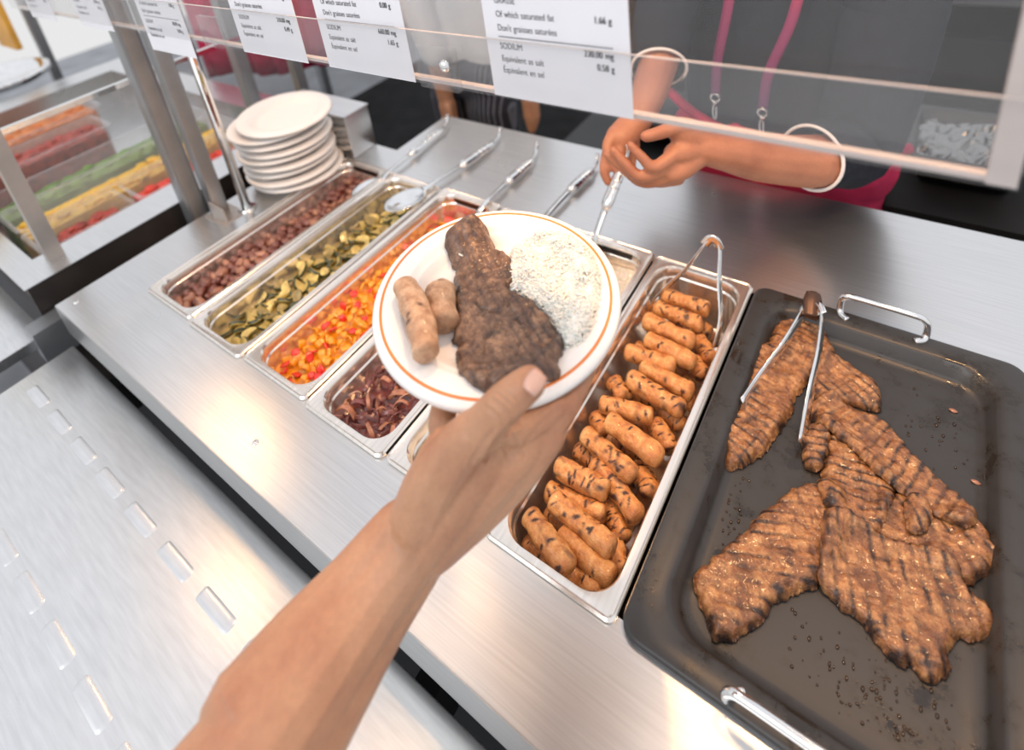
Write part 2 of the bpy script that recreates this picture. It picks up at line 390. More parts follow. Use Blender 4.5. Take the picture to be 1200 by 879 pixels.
# ------------------------------------------------------------ gastronorm pans
def pan_bm(hx, hy, depth, rim=.0135, rin=.034):
    bm = bmesh.new(); n = 8
    lp = [(0, 0, .010, -.0030), (.0002, 0, .010, .0020), (.0022, .0022, .009, .0040), (.0038, .0038, .008, .0026), (.0052, .0052, .008, .0022), (rim - .002, rim - .002, rin, .0024), (rim, rim, rin, -.0010),
          (rim + .0008, rim + .0008, rin, -.016), (rim + .003, rim + .003, rin - .002, -.0185), (rim + .0055, rim + .0055, rin - .003, -depth + .012), (rim + .010, rim + .010, rin - .006, -depth + .003), (rim + .016, rim + .016, rin - .010, -depth)]
    loops = [rrect(hx - a, hy - b, r, z, n) for a, b, r, z in lp]
    loft(bm, loops, cap1=False)
    bm.verts.ensure_lookup_table()
    last = list(bm.verts)[-len(loops[0]):]
    bm.faces.new(last)
    bmesh.ops.recalc_face_normals(bm, faces=bm.faces)
    return bm
PANX = [-.0833 - .1664 * k for k in range(6)]          # centres, right to left
names = ['deep steel pan of grilled sausages beside the black tray', 'steel pan of white rice mostly hidden under the held plate', 'steel pan of fried red onions, fourth from the left',
         'steel pan of red and yellow peppers, third from the left', 'steel pan of sliced courgettes, second from the left', 'leftmost steel pan, filled with small brown meat pieces']
yo = [0, .004, 0, .004, -.001, .004]
deps = [.10, .10, .065, .065, .065, .065]
for k in range(6):
    me = pan_bm(.0812, .265, deps[k])
    o = link('food_pan', me, PAN, None, 'auto', (PANX[k], .265 + yo[k], .002))
    sm = o.modifiers.new('thickness', 'SOLIDIFY'); sm.thickness = .0009; sm.offset = 0
    tag(o, names[k], 'food pan', 'row of steel food pans')

# black grill tray
T = thing('grill_tray', 'large black enamel tray with steel handles holding the grilled steaks', 'tray', (.1665, .265, .0))
bm = bmesh.new(); n = 8
lp = [(.000, .020, -.004), (.0, .020, .006), (.003, .019, .0075), (.026, .036, .0065), (.030, .040, .003), (.036, .040, -.014), (.041, .038, -.019), (.050, .032, -.0205)]
loops = [rrect(.163 - a, .2655 - a, r, z, n) for a, r, z in lp]; loft(bm, loops)
bm.faces.new(list(bm.verts)[-len(loops[0]):]); bmesh.ops.recalc_face_normals(bm, faces=bm.faces)
o = link('tray_body', bm, ENAMEL, T, True); md = o.modifiers.new('t', 'SOLIDIFY'); md.thickness = .0025; md.offset = 0
for s, (xa, xb) in ((1, (-.048, .057)), (-1, (-.060, .048))):
    bm = bmesh.new(); y = s * .262
    y2 = y + s * .003
    pts = [(xa + .012, y - s * .014, .010), (xa + .003, y - s * .007, .0095), (xa, y, .014), (xa, y2, .028), (xa + .004, y2, .036), (xa + .014, y2, .040), (0, y2, .0405), (xb - .014, y2, .040), (xb - .004, y2, .036), (xb, y2, .028), (xb, y, .014), (xb - .003, y - s * .007, .0095), (xb - .012, y - s * .014, .010)]
    tube(bm, spline(pts, 5), .0046, 12)
    link('handle', bm, CHROME, T, True)

# ------------------------------------------------------------ steaks on a height map
GX0, GY0, GS = .0, .0, .002
HX, HY = 172, 272
HM = np.full((HX, HY), -.0195)
def blur(a, k):
    for _ in range(2):
        c = np.cumsum(np.pad(a, ((k + 1, k), (0, 0)), mode='edge'), 0); a = (c[2 * k + 1:] - c[:-2 * k - 1]) / (2 * k + 1)
        c = np.cumsum(np.pad(a, ((0, 0), (k + 1, k)), mode='edge'), 1); a = (c[:, 2 * k + 1:] - c[:, :-2 * k - 1]) / (2 * k + 1)
    return a
def sdist(P, poly):
    """signed distance (inside +) and nearest boundary point, P (n,2)"""
    A = np.array(poly); B = np.roll(A, -1, 0); best = np.full(len(P), 9.); near = np.zeros_like(P); ins = np.zeros(len(P), bool)
    for a, b in zip(A, B):
        d = b - a; t = np.clip(((P - a) @ d) / (d @ d), 0, 1); q = a + t[:, None] * d; e = np.hypot(*(P - q).T)
        k = e < best; best[k] = e[k]; near[k] = q[k]
        c = ((a[1] > P[:, 1]) != (b[1] > P[:, 1])); x = np.where(c, (b[0] - a[0]) * (P[:, 1] - a[1]) / (b[1] - a[1] + 1e-12) + a[0], 0)
        ins ^= c & (P[:, 0] < x)
    return np.where(ins, best, -best), near
def rough_outline(poly, step=.0028, amp=.0026, seed=0):
    A = [Vector((*p, 0)) for p in poly]; n = len(A); out = []
    for i in range(n):
        p0, p1, p2, p3 = A[i - 1], A[i], A[(i + 1) % n], A[(i + 2) % n]; k = max(1, int((p2 - p1).length / step))
        for j in range(k):
            t = j / k; q = .5 * ((2 * p1) + (p2 - p0) * t + (2 * p0 - 5 * p1 + 4 * p2 - p3) * t * t + (3 * p1 - p0 - 3 * p2 + p3) * t ** 3)
            d = Vector((p2 - p1)).normalized(); nr = Vector((-d.y, d.x, 0))
            out.append(tuple((q + nr * amp * (noise.noise(q * 120 + Vector((seed, 0, 0))) * 1.1 + noise.noise(q * 330 + Vector((seed, 4, 0))) * .7))[:2]))
    return out
def steak(name, poly, base, thick, ang, period, seed, mat, step=.0017, edge=.011, lumps=(), marks=1.0, crease=.0010, ridge=.0013, xc=1.0, parent=None):
    poly = rough_outline(poly, seed=seed); A = np.array(poly); mn = A.min(0) - step; mx = A.max(0) + step
    nx, ny = ((mx - mn) / step).astype(int) + 2
    X, Y = np.meshgrid(mn[0] + np.arange(nx) * step, mn[1] + np.arange(ny) * step, indexing='ij'); P = np.stack([X.ravel(), Y.ravel()], 1)
    d, near = sdist(P, poly); D = d.reshape(nx, ny)
    cell = (np.maximum.reduce([D[:-1, :-1], D[1:, :-1], D[:-1, 1:], D[1:, 1:]]) > 0)
    used = np.zeros((nx, ny), bool)
    for a, b in ((0, 0), (1, 0), (0, 1), (1, 1)): used[a:nx - 1 + a, b:ny - 1 + b] |= cell
    idx = np.full(nx * ny, -1); u = np.flatnonzero(used.ravel()); idx[u] = np.arange(len(u))
    p = P[u].copy(); dd = d[u].copy(); out = dd <= 0; p[out] = near[u][out]; dd[out] = 0
    e = np.clip(dd / edge, 0, 1); prof = np.sqrt(1 - (1 - e) ** 2)
    b = base(p); th = thick * prof
    ca, sa = math.cos(ang), math.sin(ang)
    zt = np.zeros(len(u)); ch = np.zeros(len(u))
    for i in range(len(u)):
        v = Vector((p[i, 0], p[i, 1], seed * .37))
        n1 = noise.noise(v * 28); n2 = noise.noise(v * 75); n3 = noise.noise(v * 210); n4 = noise.noise(v * 14)
        s = (p[i, 0] * ca + p[i, 1] * sa) + n1 * .0034 + n4 * .004; tt = -p[i, 0] * sa + p[i, 1] * ca
        # wavy muscle fibres along the steak and charred grill bars across it
        g = abs(((s / period) % 1) - .5) * 2
        bar = min(1, max(0, 1 - g / .42) * 1.6) * (.2 + .8 * max(0, min(1, n4 * 2.2 + .9))) * max(0, min(1, n2 * 1.8 + .85)) * marks
        fib = noise.noise(Vector((s * 60, tt * 260, seed)))
        cross = max(0, 1 - abs(((tt / (period * 1.5)) % 1) - .5) * 2 / .22) * max(0, min(1, n4 * 2 + .45)) * marks
        n5 = noise.noise(v * 430); cr_ = max(0, .16 - abs(noise.noise(v * 55 + Vector((9, 0, 0))))) / .16
        zt[i] = prof[i] * (n1 * .0030 + n2 * .0018 + n3 * .0011 + n5 * .0005 + fib * .0010 + n4 * .003 - ridge * bar - crease * cr_)
        ch[i] = min(1, .82 * bar + .45 * xc * cross + max(0, n2 * n1 * 2.2) + max(0, -fib - .2) * .9 + .25 * cr_ + (.6 * (1 - e[i]) * max(0, n2 * 1.3 + .45)))
    for (lx, ly, lr, lh) in lumps:
        q = np.hypot(p[:, 0] - lx, p[:, 1] - ly) / lr; zt += prof * lh * np.exp(-q * q * 1.6)
    top = b + th + zt; top = np.where(out, b + .003, np.maximum(top, b + .002)); bot = b + np.where(out, .003, 0)
    nv = len(u); verts = np.concatenate([np.column_stack([p, top]), np.column_stack([p, bot])])
    faces = []
    I = idx.reshape(nx, ny)
    ci, cj = np.nonzero(cell)
    for i, j in zip(ci, cj):
        q = (I[i, j], I[i + 1, j], I[i + 1, j + 1], I[i, j + 1]); faces.append(q); faces.append(tuple(k + nv for k in q[::-1]))
    me = bpy.data.meshes.new(name); me.from_pydata(verts.tolist(), [], faces); me.update()
    at = me.attributes.new('char', 'FLOAT', 'POINT'); at.data.foreach_set('value', np.concatenate([ch, ch]).astype(np.float32))
    bm = bmesh.new(); bm.from_mesh(me); bmesh.ops.remove_doubles(bm, verts=bm.verts, dist=.00012)
    bm.to_mesh(me); bm.free()
    o = link(name, me, mat, parent, True)
    return o, p, top, poly
def hm_at(H, p):
    i = np.clip(((p[:, 0] - GX0) / GS).astype(int), 0, HX - 1); j = np.clip(((p[:, 1] - GY0) / GS).astype(int), 0, HY - 1); return H[i, j]
def tray_steak(poly, thick, ang, period, seed, label, lift=0, **kw):
    global HM
    B = np.maximum(blur(HM, 3), HM - .004)
    o, p, top, pl = steak('grilled_steak', poly, lambda q: hm_at(B, q) + lift, thick, ang, period, seed, STEAK, **kw)
    gx, gy = np.meshgrid(GX0 + np.arange(HX) * GS, GY0 + np.arange(HY) * GS, indexing='ij'); G = np.stack([gx.ravel(), gy.ravel()], 1)
    d, _ = sdist(G, pl); ins = (d > -.001).reshape(HX, HY)
    H2 = HM.copy(); pf = np.sqrt(1 - (1 - np.clip(d / .011, 0, 1)) ** 2).reshape(HX, HY)
    H2[ins] = (hm_at(B, G).reshape(HX, HY) + lift + thick * pf + .001)[ins]; HM = np.maximum(HM, H2)
    tag(o, label, 'steak', 'grilled steaks on the black tray'); return o
SP = {
    'A': [(0.0455, 0.4944), (0.061, 0.506), (0.0946, 0.5143), (0.1197, 0.4734), (0.1229, 0.4525), (0.1155, 0.432), (0.1052, 0.4101), (0.0923, 0.367), (0.0929, 0.3382), (0.0813, 0.2904), (0.0741, 0.2646), (0.0534, 0.2296), (0.0404, 0.228), (0.0337, 0.2451), (0.0218, 0.2557), (0.0198, 0.2681), (0.0205, 0.2966), (0.0211, 0.3266), (0.015, 0.3761), (0.0264, 0.3992), (0.024, 0.424), (0.0373, 0.4342), (0.0405, 0.454), (0.0408, 0.4791)],
    'C': [(0.1034, 0.3986), (0.1108, 0.448), (0.1325, 0.4583), (0.1606, 0.4463), (0.1784, 0.4361), (0.1857, 0.4106), (0.1826, 0.3946), (0.155, 0.3888), (0.1176, 0.3762)],
    'D': [(0.1085, 0.3646), (0.1295, 0.3883), (0.1544, 0.3834), (0.1821, 0.3851), (0.2037, 0.3731), (0.2239, 0.3506), (0.2448, 0.3355), (0.2644, 0.3246), (0.2829, 0.3071), (0.2794, 0.2849), (0.2653, 0.2763), (0.247, 0.2803), (0.228, 0.2844), (0.208, 0.2887), (0.1911, 0.2956), (0.1632, 0.315), (0.1424, 0.322), (0.1182, 0.3375)],
    'E': [(0.1331, 0.3292), (0.1478, 0.3377), (0.163, 0.3271), (0.1869, 0.3105), (0.2089, 0.2982), (0.2075, 0.2669), (0.1991, 0.2311), (0.185, 0.2176), (0.1557, 0.225), (0.1377, 0.2465), (0.1362, 0.2927)],
    'F': [(0.0456, 0.0949), (0.0553, 0.1152), (0.0661, 0.1395), (0.0782, 0.1611), (0.0857, 0.1845), (0.0949, 0.203), (0.1141, 0.2402), (0.1374, 0.2599), (0.1597, 0.2564), (0.1671, 0.2339), (0.1686, 0.1948), (0.1614, 0.1643), (0.1527, 0.1463), (0.1363, 0.1291), (0.1208, 0.109), (0.1173, 0.09), (0.1028, 0.0687), (0.0908, 0.0546), (0.0795, 0.0514), (0.0693, 0.0654), (0.0541, 0.0775)],
    'G': [(0.1483, 0.2163), (0.1665, 0.2326), (0.2062, 0.2315), (0.2427, 0.2395), (0.2638, 0.2387), (0.2775, 0.2252), (0.2981, 0.2132), (0.2978, 0.1949), (0.2841, 0.1793), (0.2729, 0.1738), (0.2626, 0.1559), (0.2649, 0.1392), (0.2532, 0.1226), (0.2452, 0.123), (0.234, 0.1288), (0.2332, 0.1224), (0.2228, 0.123), (0.2124, 0.1276), (0.1939, 0.1393), (0.1714, 0.1442), (0.1548, 0.153), (0.1521, 0.1789)],
    'H': [(0.1936, 0.2514), (0.1992, 0.2761), (0.2178, 0.2949), (0.242, 0.2809), (0.2785, 0.3051), (0.2962, 0.2891), (0.2996, 0.2816), (0.3163, 0.278), (0.3091, 0.2602), (0.2991, 0.254), (0.2891, 0.2415), (0.2724, 0.2267), (0.2516, 0.2289), (0.2226, 0.2294), (0.1998, 0.2299)],
    'I': [(0.2182, 0.2728), (0.227, 0.2909), (0.2386, 0.2872), (0.2438, 0.2728), (0.2369, 0.2487), (0.2246, 0.2461)],
    'J': [(0.1106, 0.3222), (0.1234, 0.3432), (0.1364, 0.3345), (0.1402, 0.2982), (0.1348, 0.2756), (0.1217, 0.2726), (0.1129, 0.2947)],
    'P': [(-0.1879, 0.1101), (-0.1765, 0.1046), (-0.1652, 0.1025), (-0.1549, 0.0952), (-0.1424, 0.0963), (-0.1297, 0.0875), (-0.1184, 0.0705), (-0.1143, 0.0596), (-0.102, 0.0555), (-0.0906, 0.0574), (-0.0749, 0.0517), (-0.0591, 0.0448), (-0.0447, 0.0344), (-0.0342, 0.0197), (-0.0322, 0.0078), (-0.0245, -0.0034), (-0.0299, -0.0139), (-0.0421, -0.0237), (-0.0511, -0.0303), (-0.0599, -0.0411), (-0.0699, -0.0461), (-0.0843, -0.0459), (-0.0999, -0.0391), (-0.1117, -0.0294), (-0.1226, -0.0146), (-0.1284, -0.0142), (-0.1366, -0.0001), (-0.1618, 0.031), (-0.1752, 0.0507), (-0.1928, 0.0607), (-0.2025, 0.0719), (-0.203, 0.0856), (-0.195, 0.0937), (-0.1896, 0.1022)],
    'R': [(-0.1428, 0.1065), (-0.1211, 0.1272), (-0.0916, 0.1342), (-0.0616, 0.1254), (-0.0402, 0.1014), (-0.0293, 0.0752), (-0.0249, 0.0554), (-0.0238, 0.0352), (-0.0319, 0.0208), (-0.0463, 0.0368), (-0.0665, 0.0518), (-0.0841, 0.0562), (-0.1051, 0.0596), (-0.1177, 0.0616), (-0.1299, 0.082)]}
R_ = math.radians
tray_steak(SP['A'], .017, R_(75), .0120, 1, 'long narrow grilled steak at the back left of the black tray, under the tongs', lumps=((.075, .45, .03, .006),))
tray_steak(SP['F'], .016, R_(112), .0125, 3, 'crosshatched grilled steak, front left one on the black tray')
tray_steak(SP['H'], .015, R_(40), .014, 4, 'ragged grilled steak at the right of the pile, under the long one')
tray_steak(SP['E'], .015, R_(100), .011, 5, 'squarish grilled steak in the middle of the pile', edge=.013)
tray_steak(SP['J'], .018, R_(100), .010, 6, 'small dark steak end beside the tip of the tongs')
tray_steak(SP['C'], .016, R_(60), .012, 2, 'short grilled steak behind the pile, right of the tongs')
tray_steak(SP['G'], .015, R_(18), .0135, 7, 'broad grilled steak with parallel marks, nearest the front of the tray')
tray_steak(SP['D'], .018, R_(-20), .0125, 8, 'long curled grilled steak lying across the top of the pile', edge=.014)
tray_steak(SP['I'], .012, R_(30), .012, 9, 'small knob of grilled meat on the end of the long top steak', edge=.012)

# grease and crumbs on the tray
bm = bmesh.new(); rr = random.Random(8)
for (cx, cy, sx_, sy_, cnt) in ((.19, .085, .05, .03, 60), (.06, .19, .015, .05, 40), (.24, .09, .04, .03, 50), (.25, .40, .04, .06, 40), (.08, .07, .02, .03, 25)):
    for _ in range(cnt):
        x = cx + rr.gauss(0, sx_ * .6); y = cy + rr.gauss(0, sy_ * .6)
        if not (.055 < x < .278 and .055 < y < .475): continue
        r = rr.uniform(.0005, .0019); mt = Matrix.Translation((x, y, -.0185)) @ Matrix.Diagonal((1, rr.uniform(.6, 1.8), .4, 1))
        bmesh.ops.create_icosphere(bm, subdivisions=1, radius=r, matrix=mt)
tag(link('grease_drops', bm, GUM), 'drops of dark cooking grease scattered over the black tray', 'grease', kind='stuff')
for i, (x, y) in enumerate(((.283, .352), (.276, .292), (.26, .443))):
    bm = bmesh.new(); bmesh.ops.create_icosphere(bm, subdivisions=2, radius=.0026, matrix=Matrix.Diagonal((1.9, 1, .6, 1)))
    for v in bm.verts: v.co *= 1 + .3 * noise.noise(v.co * 400)
    tag(link('meat_crumb', bm, MEATBIT2, loc=(x, y, -.0178)), ('pale meat crumb on the bare right side of the black tray', 'small crumb near the right end of the long steak', 'tiny crumb near the back right corner of the black tray')[i], 'crumb', 'crumbs on the black tray')

# ------------------------------------------------------------ sausages
def sausage_mesh(name, a, b, r, bend, seed, marks, mat):
    a, b = Vector(a), Vector(b); d = b - a; Ln = d.length; d.normalize(); s = d.cross(Vector((0, 0, 1))).normalized(); u = s.cross(d); c = (a + b) / 2
    r *= 1.2; na, nb = 34, 60; rd = random.Random(seed); ph = rd.uniform(0, 9)
    vs = []; ch = []
    streaks = [(rd.uniform(.10, .90), rd.uniform(-1.2, 1.2), rd.uniform(.016, .04), rd.uniform(.15, .55), rd.uniform(-.12, .12)) for _ in range(int(9 * marks) + 1)]
    for j in range(nb + 1):
        t = j / nb; x = (t - .5) * Ln; e = min(t, 1 - t) * Ln / (r * .62); cap = math.sqrt(max(0, 1 - (1 - min(1, e)) ** 2.8)) if e < 1 else 1
        rad = r * (cap * .97 + .0) * (1 + .05 * math.sin(t * 7 + ph) + .04 * math.sin(t * 17 + ph * 2))
        ctr = d * x + s * (bend * (1 - (2 * t - 1) ** 2))
        for k in range(na):
            an = 2 * PI * k / na; nrm = s * math.cos(an) + u * math.sin(an)
            p = ctr + nrm * rad; q = (p + Vector((seed, 0, 0))); n1 = noise.noise(q * 90); n2 = noise.noise(q * 260)
            p = p + nrm * (n1 * .0011 + n2 * .0005) * (cap > .1)
            vs.append(p); cc = 0
            aa = math.atan2(math.cos(an), math.sin(an))  # 0 at top
            for st, sa_, wl, wa, sk in streaks:
                da = aa - sa_; dt = (t - st) - sk * da
                cc = max(cc, max(0, 1 - (dt / wl) ** 2) * max(0, 1 - (da / wa) ** 2) * (1.7 + n2 * 2))
            under = max(0, -math.sin(an) - .1) * .5
            cc = cc * .95 + under * max(0, n1 + .4) + max(0, n1 - .22) * 1.6 * marks + (.55 * marks * max(0, 1 - e) * (n1 + .6) if e < 1 else 0)
            ch.append(max(0, min(1, cc)))
    fs = [(j * na + k, j * na + (k + 1) % na, (j + 1) * na + (k + 1) % na, (j + 1) * na + k) for j in range(nb) for k in range(na)]
    fs.append(tuple(range(na))[::-1]); fs.append(tuple(nb * na + k for k in range(na)))
    me = bpy.data.meshes.new(name); me.from_pydata([tuple(v) for v in vs], [], fs)
    at = me.attributes.new('char', 'FLOAT', 'POINT'); at.data.foreach_set('value', ch); me.update()
    o = link(name, me, mat, None, True, tuple(c)); return o
SG = [((-0.1400, 0.0556, -0.0160), (-0.0663, 0.0302, -0.0160), 0.0120, 0.0020, 0.80, 'pale charred sausage at the very front left corner of the pan'),
      ((-0.1242, 0.0844, -0.0160), (-0.0347, 0.0720, -0.0160), 0.0112, 0.0000, 1.20, 'sausage with a long dark grill line, second from the front on top'),
      ((-0.1028, 0.0631, -0.0305), (-0.0273, 0.0521, -0.0305), 0.0118, 0.0000, 0.15, 'smooth unmarked sausage at the front, lying under the second one'),
      ((-0.1400, 0.0390, -0.0479), (-0.0956, 0.0370, -0.0479), 0.0110, 0.0000, 1.00, 'buried sausage showing at the front left under the corner sausage'),
      ((-0.0859, 0.0395, -0.0450), (-0.0359, 0.0407, -0.0450), 0.0110, 0.0000, 0.60, 'sausage end poking out at the very front edge of the pan'),
      ((-0.0538, 0.1007, -0.0479), (-0.0265, 0.0664, -0.0479), 0.0105, 0.0000, 1.00, 'buried sausage end at the front right wall of the pan'),
      ((-0.1400, 0.1217, -0.0131), (-0.0663, 0.1260, -0.0131), 0.0120, 0.0020, 1.30, 'charred sausage lying crosswise, leftmost above the front three'),
      ((-0.1400, 0.0941, -0.0276), (-0.0624, 0.1063, -0.0276), 0.0105, 0.0000, 1.20, 'crosswise sausage tucked under the leftmost charred one'),
      ((-0.0769, 0.1298, -0.0450), (-0.0358, 0.1013, -0.0450), 0.0110, 0.0000, 1.60, 'dark buried sausage between the front group and the right wall'),
      ((-0.1054, 0.1559, -0.0262), (-0.0265, 0.1216, -0.0262), 0.0115, -0.0020, 1.30, 'long slanting sausage with a blackened lower end, right of centre'),
      ((-0.1305, 0.1806, -0.0160), (-0.0470, 0.1601, -0.0160), 0.0115, 0.0020, 1.50, 'blistered slanting sausage left of centre, dark spots at both ends'),
      ((-0.0625, 0.1938, -0.0406), (-0.0265, 0.1592, -0.0406), 0.0115, 0.0000, 2.00, 'blackened buried sausage near the right wall in mid pan'),
      ((-0.1100, 0.2104, -0.0117), (-0.0265, 0.1942, -0.0117), 0.0122, 0.0000, 0.12, 'fat smooth golden sausage in the middle of the pan'),
      ((-0.1350, 0.2345, -0.0247), (-0.0611, 0.2528, -0.0247), 0.0115, 0.0000, 0.70, 'level sausage just behind the fat golden one'),
      ((-0.1160, 0.2904, -0.0160), (-0.0265, 0.2760, -0.0160), 0.0115, 0.0020, 1.30, 'sausage with black speckled right end, centre back'),
      ((-0.1400, 0.2860, -0.0334), (-0.1063, 0.2643, -0.0334), 0.0115, 0.0000, 1.50, 'short charred sausage against the left wall, centre back'),
      ((-0.1085, 0.3189, -0.0218), (-0.0265, 0.3113, -0.0218), 0.0112, 0.0000, 0.40, 'slanting golden sausage above the black speckled one'),
      ((-0.1400, 0.3331, -0.0218), (-0.0618, 0.3415, -0.0218), 0.0115, 0.0000, 0.50, 'golden sausage by the left wall, third row from the back'),
      ((-0.1200, 0.3665, -0.0160), (-0.0388, 0.3572, -0.0160), 0.0115, 0.0000, 0.15, 'smooth golden sausage second in the back pile'),
      ((-0.1362, 0.3991, -0.0145), (-0.0512, 0.3904, -0.0145), 0.0118, 0.0000, 0.25, 'golden sausage at the front of the back pile, on top'),
      ((-0.1346, 0.4376, -0.0203), (-0.0512, 0.4343, -0.0203), 0.0112, 0.0000, 1.80, 'dark striped sausage under the tongs, in front'),
      ((-0.1341, 0.4700, -0.0218), (-0.0531, 0.4720, -0.0218), 0.0112, 0.0000, 1.50, 'striped sausage at the very back of the pan under the tongs'),
      ((-0.0646, 0.2847, -0.0450), (-0.0265, 0.2720, -0.0450), 0.0112, 0.0000, 2.00, 'dark buried sausage at the right wall behind the middle'),
      ((-0.0556, 0.3865, -0.0436), (-0.0265, 0.3609, -0.0435), 0.0110, 0.0000, 1.20, 'buried sausage end at the right wall near the back'),
      ((-0.0644, 0.2574, -0.0377), (-0.0265, 0.2268, -0.0377), 0.0112, 0.0000, 1.00, 'buried sausage just right of the fat golden one'),
      ((-0.1400, 0.2293, -0.0435), (-0.1100, 0.2082, -0.0435), 0.0110, 0.0000, 0.80, 'buried sausage end at the left wall in mid pan'),
      ((-0.0595, 0.1966, -0.0508), (-0.0265, 0.1726, -0.0508), 0.0110, 0.0000, 1.70, 'deepest dark sausage by the right wall in mid pan'),
      ((-0.1400, 0.1691, -0.0421), (-0.0936, 0.1649, -0.0421), 0.0110, 0.0000, 1.80, 'charred buried sausage left of the slanting pair'),
      ((-0.1139, 0.3165, -0.0435), (-0.0639, 0.3179, -0.0435), 0.0110, 0.0000, 1.20, 'buried sausage under the centre back pair'),
      ((-0.0594, 0.4288, -0.0421), (-0.0265, 0.3924, -0.0421), 0.0110, 0.0000, 1.00, 'buried sausage along the right wall under the tongs'),
      ((-0.1339, 0.0821, -0.0450), (-0.0844, 0.0755, -0.0450), 0.0110, 0.0000, 1.00, 'buried sausage beneath the front crosswise sausages'),
      ((-0.0677, 0.3109, -0.0435), (-0.0265, 0.3148, -0.0435), 0.0110, 0.0000, 1.00, 'buried sausage beneath the speckled one near the right wall'),
      ((-0.1216, 0.1381, -0.0479), (-0.0569, 0.1281, -0.0479), 0.0110, 0.0000, 1.20, 'buried sausage filling the middle left of the pan'),
      ((-0.1113, 0.2053, -0.0479), (-0.0526, 0.2120, -0.0479), 0.0110, 0.0000, 1.20, 'buried sausage under the fat golden one'),
      ((-0.1400, 0.3656, -0.0479), (-0.0897, 0.3711, -0.0479), 0.0110, 0.0000, 1.20, 'buried sausage beneath the third row from the back'),
      ((-0.0949, 0.4616, -0.0435), (-0.0440, 0.4435, -0.0435), 0.0110, 0.0000, 1.20, 'buried sausage at the back right beneath the striped ones'),
      ((-0.1400, 0.4608, -0.0435), (-0.1177, 0.3986, -0.0436), 0.0110, 0.0000, 1.20, 'buried sausage upright by the left wall near the back'),
      ((-0.1180, 0.0450, -0.0660), (-0.0401, 0.0516, -0.0660), 0.0115, 0.0000, 1.00, 'front of the shadowed sausages at the bottom of the pan, counted from the front'),
      ((-0.1300, 0.0970, -0.0660), (-0.0521, 0.1033, -0.0660), 0.0115, 0.0000, 1.00, 'second of the shadowed sausages at the bottom of the pan, counted from the front'),
      ((-0.1180, 0.1490, -0.0660), (-0.0401, 0.1224, -0.0660), 0.0115, 0.0000, 1.00, 'third of the shadowed sausages at the bottom of the pan, counted from the front'),
      ((-0.1300, 0.2010, -0.0660), (-0.0521, 0.1754, -0.0660), 0.0115, 0.0000, 1.00, 'fourth of the shadowed sausages at the bottom of the pan, counted from the front'),
      ((-0.1180, 0.2530, -0.0660), (-0.0401, 0.2551, -0.0660), 0.0115, 0.0000, 1.00, 'fifth of the shadowed sausages at the bottom of the pan, counted from the front'),
      ((-0.1300, 0.3050, -0.0660), (-0.0521, 0.3035, -0.0660), 0.0115, 0.0000, 1.00, 'sixth of the shadowed sausages at the bottom of the pan, counted from the front'),
      ((-0.1180, 0.3570, -0.0660), (-0.0401, 0.3530, -0.0660), 0.0115, 0.0000, 1.00, 'seventh of the shadowed sausages at the bottom of the pan, counted from the front'),
      ((-0.1300, 0.4090, -0.0660), (-0.0521, 0.3917, -0.0660), 0.0115, 0.0000, 1.00, 'eighth of the shadowed sausages at the bottom of the pan, counted from the front'),
      ((-0.1180, 0.4610, -0.0660), (-0.0401, 0.4547, -0.0660), 0.0115, 0.0000, 1.00, 'rearmost of the shadowed sausages at the bottom of the pan, counted from the front')]
for i, (a, b, r, bend, marks, lab) in enumerate(SG):
    o = sausage_mesh('grilled_sausage', a, b, r, bend, 11 + i * 3, marks, SAUS)
    tag(o, lab, 'sausage', 'grilled sausages in the steel pan')

# ------------------------------------------------------------ heaps of vegetables
def heap_base(name, mat, x0, x1, y0, y1, zf, label, amp=.004, step=.006, sc=60):
    nx = int((x1 - x0) / step) + 1; ny = int((y1 - y0) / step) + 1; vs = []; fs = []
    for i in range(nx):
        for j in range(ny):
            x = x0 + (x1 - x0) * i / (nx - 1); y = y0 + (y1 - y0) * j / (ny - 1); vs.append((x, y, zf(x, y) + amp * noise.noise(Vector((x, y, 3)) * sc) - .006))
    for i in range(nx - 1):
        for j in range(ny - 1): fs.append((i * ny + j, (i + 1) * ny + j, (i + 1) * ny + j + 1, i * ny + j + 1))
    me = bpy.data.meshes.new(name); me.from_pydata(vs, [], fs); me.update()
    o = link(name, me, mat); md = o.modifiers.new('t', 'SOLIDIFY'); md.thickness = .012; md.offset = -1
    return tag(o, label, 'food', kind='stuff')
def chunk(seed, r, flat=(1, .8, .7), amp=.35, sub=2):
    bm = bmesh.new(); bmesh.ops.create_icosphere(bm, subdivisions=sub, radius=r)
    for v in bm.verts:
        k = 1 + amp * noise.noise(v.co / r * 1.3 + Vector((seed * 7.1, 0, 0))); v.co = Vector((v.co.x * flat[0], v.co.y * flat[1], v.co.z * flat[2])) * k
    return bm
